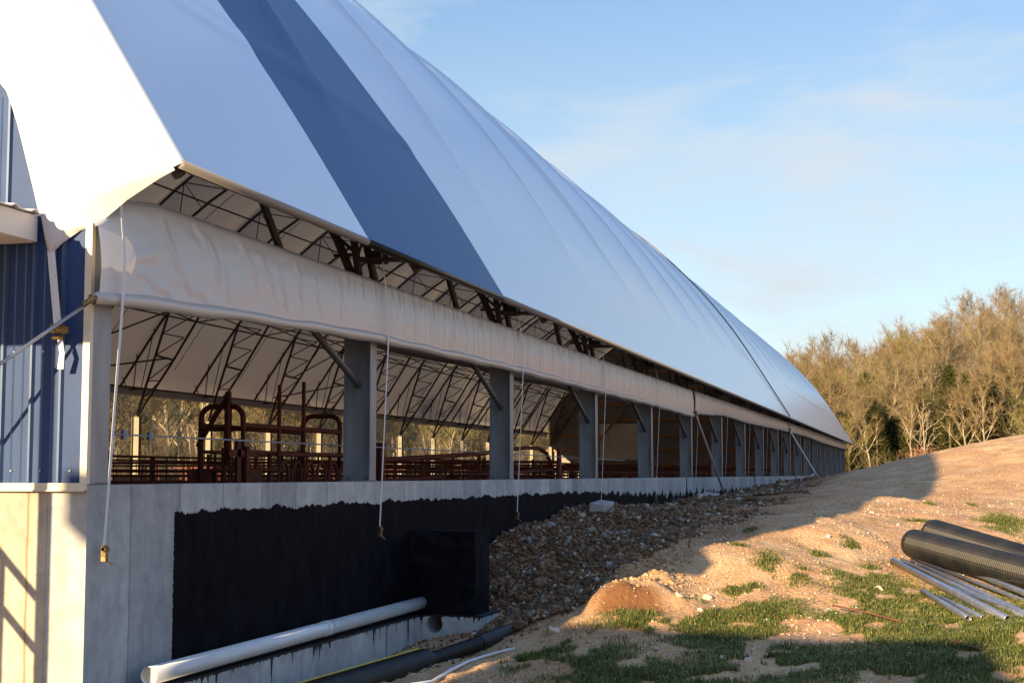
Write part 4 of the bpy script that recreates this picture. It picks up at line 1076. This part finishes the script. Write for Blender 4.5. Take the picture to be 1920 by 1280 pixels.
# ------------------------------------------------------------------ shed-shaped blocker added unseen behind the camera: its shadow falls on the lower ground
sh = empty('shade_blocker', (-11, 1.4, 0), label='shed-shaped blocker added out of view, shading the ground below', cat='shed')
MB().box(-1.8, 1.8, -1.95, 1.45, 0, 3.6).build('wall', M['blue_metal'], sh)
k = MB(); k.v = [(-2, -2.1, 3.6), (2, -2.1, 3.6), (2, 1.6, 3.6), (-2, 1.6, 3.6), (-2, -2.1, 3.75), (2, -2.1, 3.75), (2, 1.6, 3.9), (-2, 1.6, 3.9)]
k.f = [(3, 2, 1, 0), (4, 5, 6, 7), (0, 1, 5, 4), (1, 2, 6, 5), (2, 3, 7, 6), (3, 0, 4, 7)]; k.build('roof', M['white_metal'], sh)
dr = MB().box(-.6, .6, -1.98, -1.952, .1, 2.1).build('door', M['white_metal'], sh)
MB().tube([(.45, -1.985, 1.1), (.45, -1.985, 1.25)], .015, 6).build('handle', M['steel_pipe'], dr)
# ------------------------------------------------------------------ trees
bark = mat('pale bark', (.27, .22, .14), .9, col2=(.40, .33, .22), nscale=3, vec_scale=(1, 1, .3))
twig = mat('bare twigs', (.215, .15, .07), .9, col2=(.29, .205, .10), nscale=.5)
twig_r = mat('reddish bare twigs', (.22, .135, .06), .9, col2=(.29, .195, .095), nscale=.5)
twig_o = mat('olive bare twigs', (.18, .155, .05), .9, col2=(.25, .21, .075), nscale=.5)
twig_g = mat('grey brown bare twigs', (.19, .14, .07), .9, col2=(.27, .205, .115), nscale=.5)
cedar_m = mat('cedar foliage', (1, 1, 1), .8, col2=(.7, .7, .7), nscale=1.2, island=[(.03, .036, .009), (.055, .06, .016), (.095, .09, .022), (.04, .045, .013)], spec=.2)
oak_m = mat('dead red leaves', (.25, .10, .05), .8, island=[(.26, .10, .05), (.34, .16, .09), (.2, .08, .05)])
brush_m = mat('dry brush', (.2, .15, .08), .9, island=[(.22, .16, .08), (.14, .13, .04), (.3, .22, .12), (.16, .11, .06)])
def prisms(P0, P1, R0, R1, n):
    P0 = np.array(P0); P1 = np.array(P1); R0 = np.array(R0); R1 = np.array(R1)
    t = P1 - P0; t /= np.linalg.norm(t, axis=1)[:, None] + 1e-9
    ref = np.where(np.abs(t[:, 2:3]) > .9, np.array([[1., 0, 0]]), np.array([[0, 0, 1.]]))
    a = np.cross(t, ref); a /= np.linalg.norm(a, axis=1)[:, None]; b = np.cross(t, a)
    V = []
    for P, R in ((P0, R0), (P1, R1)):
        for j in range(n):
            an = 2 * math.pi * j / n; V.append(P + (a * math.cos(an) + b * math.sin(an)) * R[:, None])
    V = np.stack(V, 1).reshape(-1, 3); base = np.arange(len(P0))[:, None] * 2 * n
    F = np.concatenate([base + [j, (j + 1) % n, n + (j + 1) % n, n + j] for j in range(n)])
    return V, F
def gen_tree(seed, H, lean=.05, first=.3, spread=.45, nl=13, tr=.12, twn=5):
    r = np.random.RandomState(seed); big = ([], [], [], []); sm = ([], [], [], [])
    def seg(s, a, b, ra, rb):
        s[0].append(a); s[1].append(b); s[2].append(ra); s[3].append(rb)
    def path(a, d, L, n, wob, up):
        pts = [a]; d = d / np.linalg.norm(d)
        for _ in range(n):
            d = d + r.normal(size=3) * wob + np.array([0, 0, up]); d /= np.linalg.norm(d)
            pts.append(pts[-1] + d * L / n)
        return pts
    tr_pts = path(np.zeros(3), np.array([r.normal() * lean, r.normal() * lean, 1.]), H * .86, 10, .05, .03)
    for i in range(10): seg(big, tr_pts[i], tr_pts[i + 1], tr * (1 - i / 11.5), tr * (1 - (i + 1) / 11.5))
    for k in range(nl):
        f = first + (1 - first) * (k + r.rand()) / nl * .97
        q = f * 10; i = min(int(q), 9); a = tr_pts[i] * (1 - (q - i)) + tr_pts[i + 1] * (q - i)
        az = k * 2.4 + r.rand(); el = .5 + .6 * r.rand() + f * .25
        L = H * spread * (1.12 - f * .72) * r.uniform(.75, 1.15)
        d = np.array([math.cos(az) * math.cos(el), math.sin(az) * math.cos(el), math.sin(el)])
        lp = path(a, d, L, 6, .13, .05); r0 = tr * .42 * (1.15 - f * .6)
        for i in range(6): seg(big, lp[i], lp[i + 1], r0 * (1 - i / 7), r0 * (1 - (i + 1) / 7))
        for b_i in range(7):
            q = 1.2 + b_i * .72 + r.rand() * .5; q = min(q, 5.95); i = int(q); a2 = lp[i] * (1 - (q - i)) + lp[i + 1] * (q - i)
            d2 = (lp[i + 1] - lp[i]); d2 /= np.linalg.norm(d2); d2 = d2 + r.normal(size=3) * .62 + np.array([0, 0, .22])
            L2 = L * .42 * r.uniform(.6, 1.1)
            bp = path(a2, d2, L2, 4, .18, .06)
            for i in range(4): seg(big if i < 2 else sm, bp[i], bp[i + 1], .026 * (1 - i / 5), .026 * (1 - (i + 1) / 5))
            for c_i in range(twn):
                q = .6 + r.rand() * 3.3; i = int(q); a3 = bp[i] * (1 - (q - i)) + bp[i + 1] * (q - i)
                d3 = bp[i + 1] - bp[i]; d3 /= np.linalg.norm(d3) + 1e-9; d3 = d3 + r.normal(size=3) * .65 + np.array([0, 0, .2])
                tp_ = path(a3, d3, L2 * .55 * r.uniform(.6, 1.1), 2, .2, .05)
                for i in range(2): seg(sm, tp_[i], tp_[i + 1], .017 * (1 - i * .35), .017 * (.65 - i * .3))
                for e_i in range(5):
                    a4 = tp_[0] + (tp_[2] - tp_[0]) * r.rand(); d4 = (tp_[2] - tp_[0]); d4 /= np.linalg.norm(d4) + 1e-9; d4 = d4 + r.normal(size=3) * .6 + np.array([0, 0, .15])
                    seg(sm, a4, a4 + d4 * r.uniform(.18, .6), .011, .006)
    return prisms(*big, 5), prisms(*sm, 3)
protos = []
for i, (H, fst, spr, nl, tm, tw_) in enumerate(((11.5, .34, .46, 15, twig, 5), (10.5, .26, .54, 15, twig_r, 5), (12.5, .38, .42, 15, twig_g, 5), (9.0, .28, .58, 14, twig_o, 4), (10.5, .32, .50, 15, twig_g, 5), (7.0, .15, .55, 13, twig, 4), (10.0, .3, .5, 12, twig, 4), (8.5, .2, .55, 12, twig_o, 4))):
    bg_, sm_ = gen_tree(100 + i, H, first=fst, spread=spr, nl=nl, tr=.085 + .006 * H, twn=tw_)
    protos.append((np_mesh('trunk', bg_[0], bg_[1], bark, do_link=False), np_mesh('crown', sm_[0], sm_[1], tm, do_link=False)))
def gen_cedar(seed, H, Wd):
    r = np.random.RandomState(seed); C_ = []; n = 420
    for k in range(n):
        f = r.rand() ** .8; z = H * (.06 + .92 * f); rad = Wd * (1 - f) ** .75 * (.55 + .45 * r.rand()) * (1 + .25 * math.sin(f * 23 + seed))
        a = r.rand() * 6.283; C_.append((rad * math.cos(a), rad * math.sin(a), z + r.normal() * .1))
    C_ = np.array(C_); m = 16
    P = np.repeat(C_, m, 0) + r.normal(size=(n * m, 3)) * np.array([.17, .17, .13])
    D = r.normal(size=(n * m, 3)); D[:, 2] = np.abs(D[:, 2]) * .6 + .1; D /= np.linalg.norm(D, axis=1)[:, None]; S = np.cross(D, r.normal(size=(n * m, 3))); S /= np.linalg.norm(S, axis=1)[:, None]
    L_ = r.uniform(.12, .26, (n * m, 1)); w_ = .035
    V = np.stack([P - S * w_, P + S * w_, P + D * L_], 1).reshape(-1, 3); F = np.arange(n * m * 3).reshape(-1, 3)
    return V, F
ced = []
for i, (H, wd) in enumerate(((6.5, 1.5), (5.0, 1.3), (7.5, 1.6))):
    V, F = gen_cedar(40 + i, H, wd)
    tv = prisms([[0, 0, 0]], [[0, 0, H * .8]], [.1], [.03], 6)
    ced.append((np_mesh('trunk', tv[0], tv[1], bark, do_link=False), np_mesh('crown', V, F, cedar_m, do_link=False)))
def plant(kind, pr, x, y, s, rz, lab, cat, grp, dz=-.1):
    o = empty(kind, (x, y, float(ground_base(x, y)) + dz), rz, label=lab, cat=cat, group=grp); o.scale = (s, s, s)
    for nm, me in zip(('trunk', 'crown'), pr):
        link(bpy.data.objects.new(nm, me), o)
    return o
rt = np.random.RandomState(21)
# wooded rise behind and to the right of the barn
n_t = 0
cells = []
_o = 0
for row, X0 in enumerate((124, 130, 136, 143, 150, 157, 164, 171, 178, 186, 194)):
    st = 3.1 + row * .1
    ys_ = np.arange(-26 - row * 1.0, 20 + row * .5, st)
    for q_, yy_ in enumerate(ys_):
        cells.append((X0 + rt.uniform(-2.2, 2.2), yy_ + rt.uniform(-1.2, 1.2), row, len(ys_) - 1 - q_))
ORD2 = ORD[:20]
RANK = ['front', 'second', 'third', 'fourth', 'fifth', 'sixth', 'seventh', 'eighth', 'ninth', 'tenth', 'hindmost']
for (x, y, row, q_) in cells:
    s = rt.uniform(.82, 1.12) * (1.0 if row > 2 else .82)
    plant('bare_tree', protos[rt.randint(5) if row > 1 else 6 + rt.randint(2)], x, y, s, rt.rand() * 6.28, ('bare brown tree' if row > 1 else 'bare pale-trunked tree') + ', %s from the barn in the %s rank of the woods' % (ORD2[min(q_, 19)], RANK[row]), 'tree', 'bare trees on the wooded rise' if row > 1 else 'bare trees at the front of the woods')
for k in range(130):
    X0 = rt.uniform(124, 156); y = rt.uniform(-30, 14)
    plant('cedar', ced[rt.randint(3)], X0, y, rt.uniform(.8, 1.4), rt.rand() * 6.28, 'dark green cedar among the bare trees right of the barn', 'cedar', 'cedars among the bare trees')
# line of woods beyond the open far side
for k in range(84):
    X0 = 30 + k * 1.65 + rt.uniform(-1.5, 1.5); y = 27 + abs(rt.normal()) * 13 + max(0, X0 - 60) * .06
    plant('bare_tree', protos[(3, 5, 6, 7, 6, 7)[rt.randint(6)]], X0, y, rt.uniform(.7, 1.05), rt.rand() * 6.28, 'bare tree seen through the open far side of the barn', 'tree', 'bare trees beyond the far side')
for k in range(40):
    X0 = 34 + k * 2.9 + rt.uniform(-.6, .6); y = 25 + rt.rand() * 5
    plant('bare_tree', protos[(5, 7)[k % 2]], X0, y, rt.uniform(.5, .75), rt.rand() * 6.28, 'small bushy bare tree close beyond the open far side of the barn', 'tree', 'small bushy trees beyond the far side')
for k in range(22):
    X0 = 36 + k * 4.6 + rt.uniform(-1.5, 1.5); y = 33 + rt.rand() * 18
    plant('cedar', ced[rt.randint(3)], X0, y, rt.uniform(.45, .8), rt.rand() * 6.28, 'low dark cedar seen through the open far side of the barn', 'cedar', 'cedars beyond the far side')
# big pale tree high on the right, and the small red-leaved oak
plant('bare_tree', protos[1], 150, -24.5, 1.45, 1.0, 'tallest bare tree with pale spreading limbs at the right end of the skyline', 'tree', None)
def leaf_cloud(n, rad, h, zc, seed, w=.05):
    r = np.random.RandomState(seed); P = r.normal(size=(n, 3)) * np.array([rad, rad, h]) + np.array([0, 0, zc]); D = r.normal(size=(n, 3)); D /= np.linalg.norm(D, axis=1)[:, None]
    S = np.cross(D, r.normal(size=(n, 3))); S /= np.linalg.norm(S, axis=1)[:, None]
    return np.stack([P - S * w, P + S * w, P + D * w * 2.2], 1).reshape(-1, 3), np.arange(n * 3).reshape(-1, 3)
V, F = leaf_cloud(1500, .85, .55, 1.5, 8, .06); om = np_mesh('crown', V, F, oak_m, do_link=False)
plant('small_oak', (protos[5][0], om), 112, -4.4, .8, 0, 'small oak still holding dull red leaves in front of the woods', 'tree', None, dz=.2)
# undergrowth
n_ = 26000
r = np.random.RandomState(77)
zone = r.rand(n_) < .5
x = np.where(zone, r.uniform(112, 200, n_), r.uniform(28, 160, n_)); y = np.where(zone, r.uniform(-32, 18, n_), 24 + r.rand(n_) * 32)
z = ground_base(x, y); P0 = np.stack([x, y, z - .1], 1); D = r.normal(size=(n_, 3)) * .5; D[:, 2] = 1; L_ = r.uniform(.5, 2.4, n_)[:, None]
V, F = prisms(P0, P0 + D * L_, np.full(n_, .016), np.full(n_, .006), 3)
np_mesh('undergrowth', V, F, brush_m, kind='stuff', label='tangled dry undergrowth at the foot of the woods', cat='undergrowth')
V, F = leaf_cloud(9000, 1, 1, 0, 5, .10)
r = np.random.RandomState(6); c = np.repeat(np.arange(9000), 3); cx = np.where(r.rand(9000) < .5, r.uniform(116, 150, 9000), 0); far = cx == 0
cx = np.where(far, r.uniform(30, 150, 9000), cx); cy = np.where(far, r.uniform(27, 50, 9000), r.uniform(-30, 16, 9000)); cz = ground_base(cx, cy) + r.rand(9000) ** 2 * 1.6
V = V * np.array([.3, .3, .3]) + np.stack([cx, cy, cz], 1)[c]
np_mesh('ground_cover', V, F, brush_m, kind='stuff', label='leafy ground cover on the forest floor', cat='ground cover')
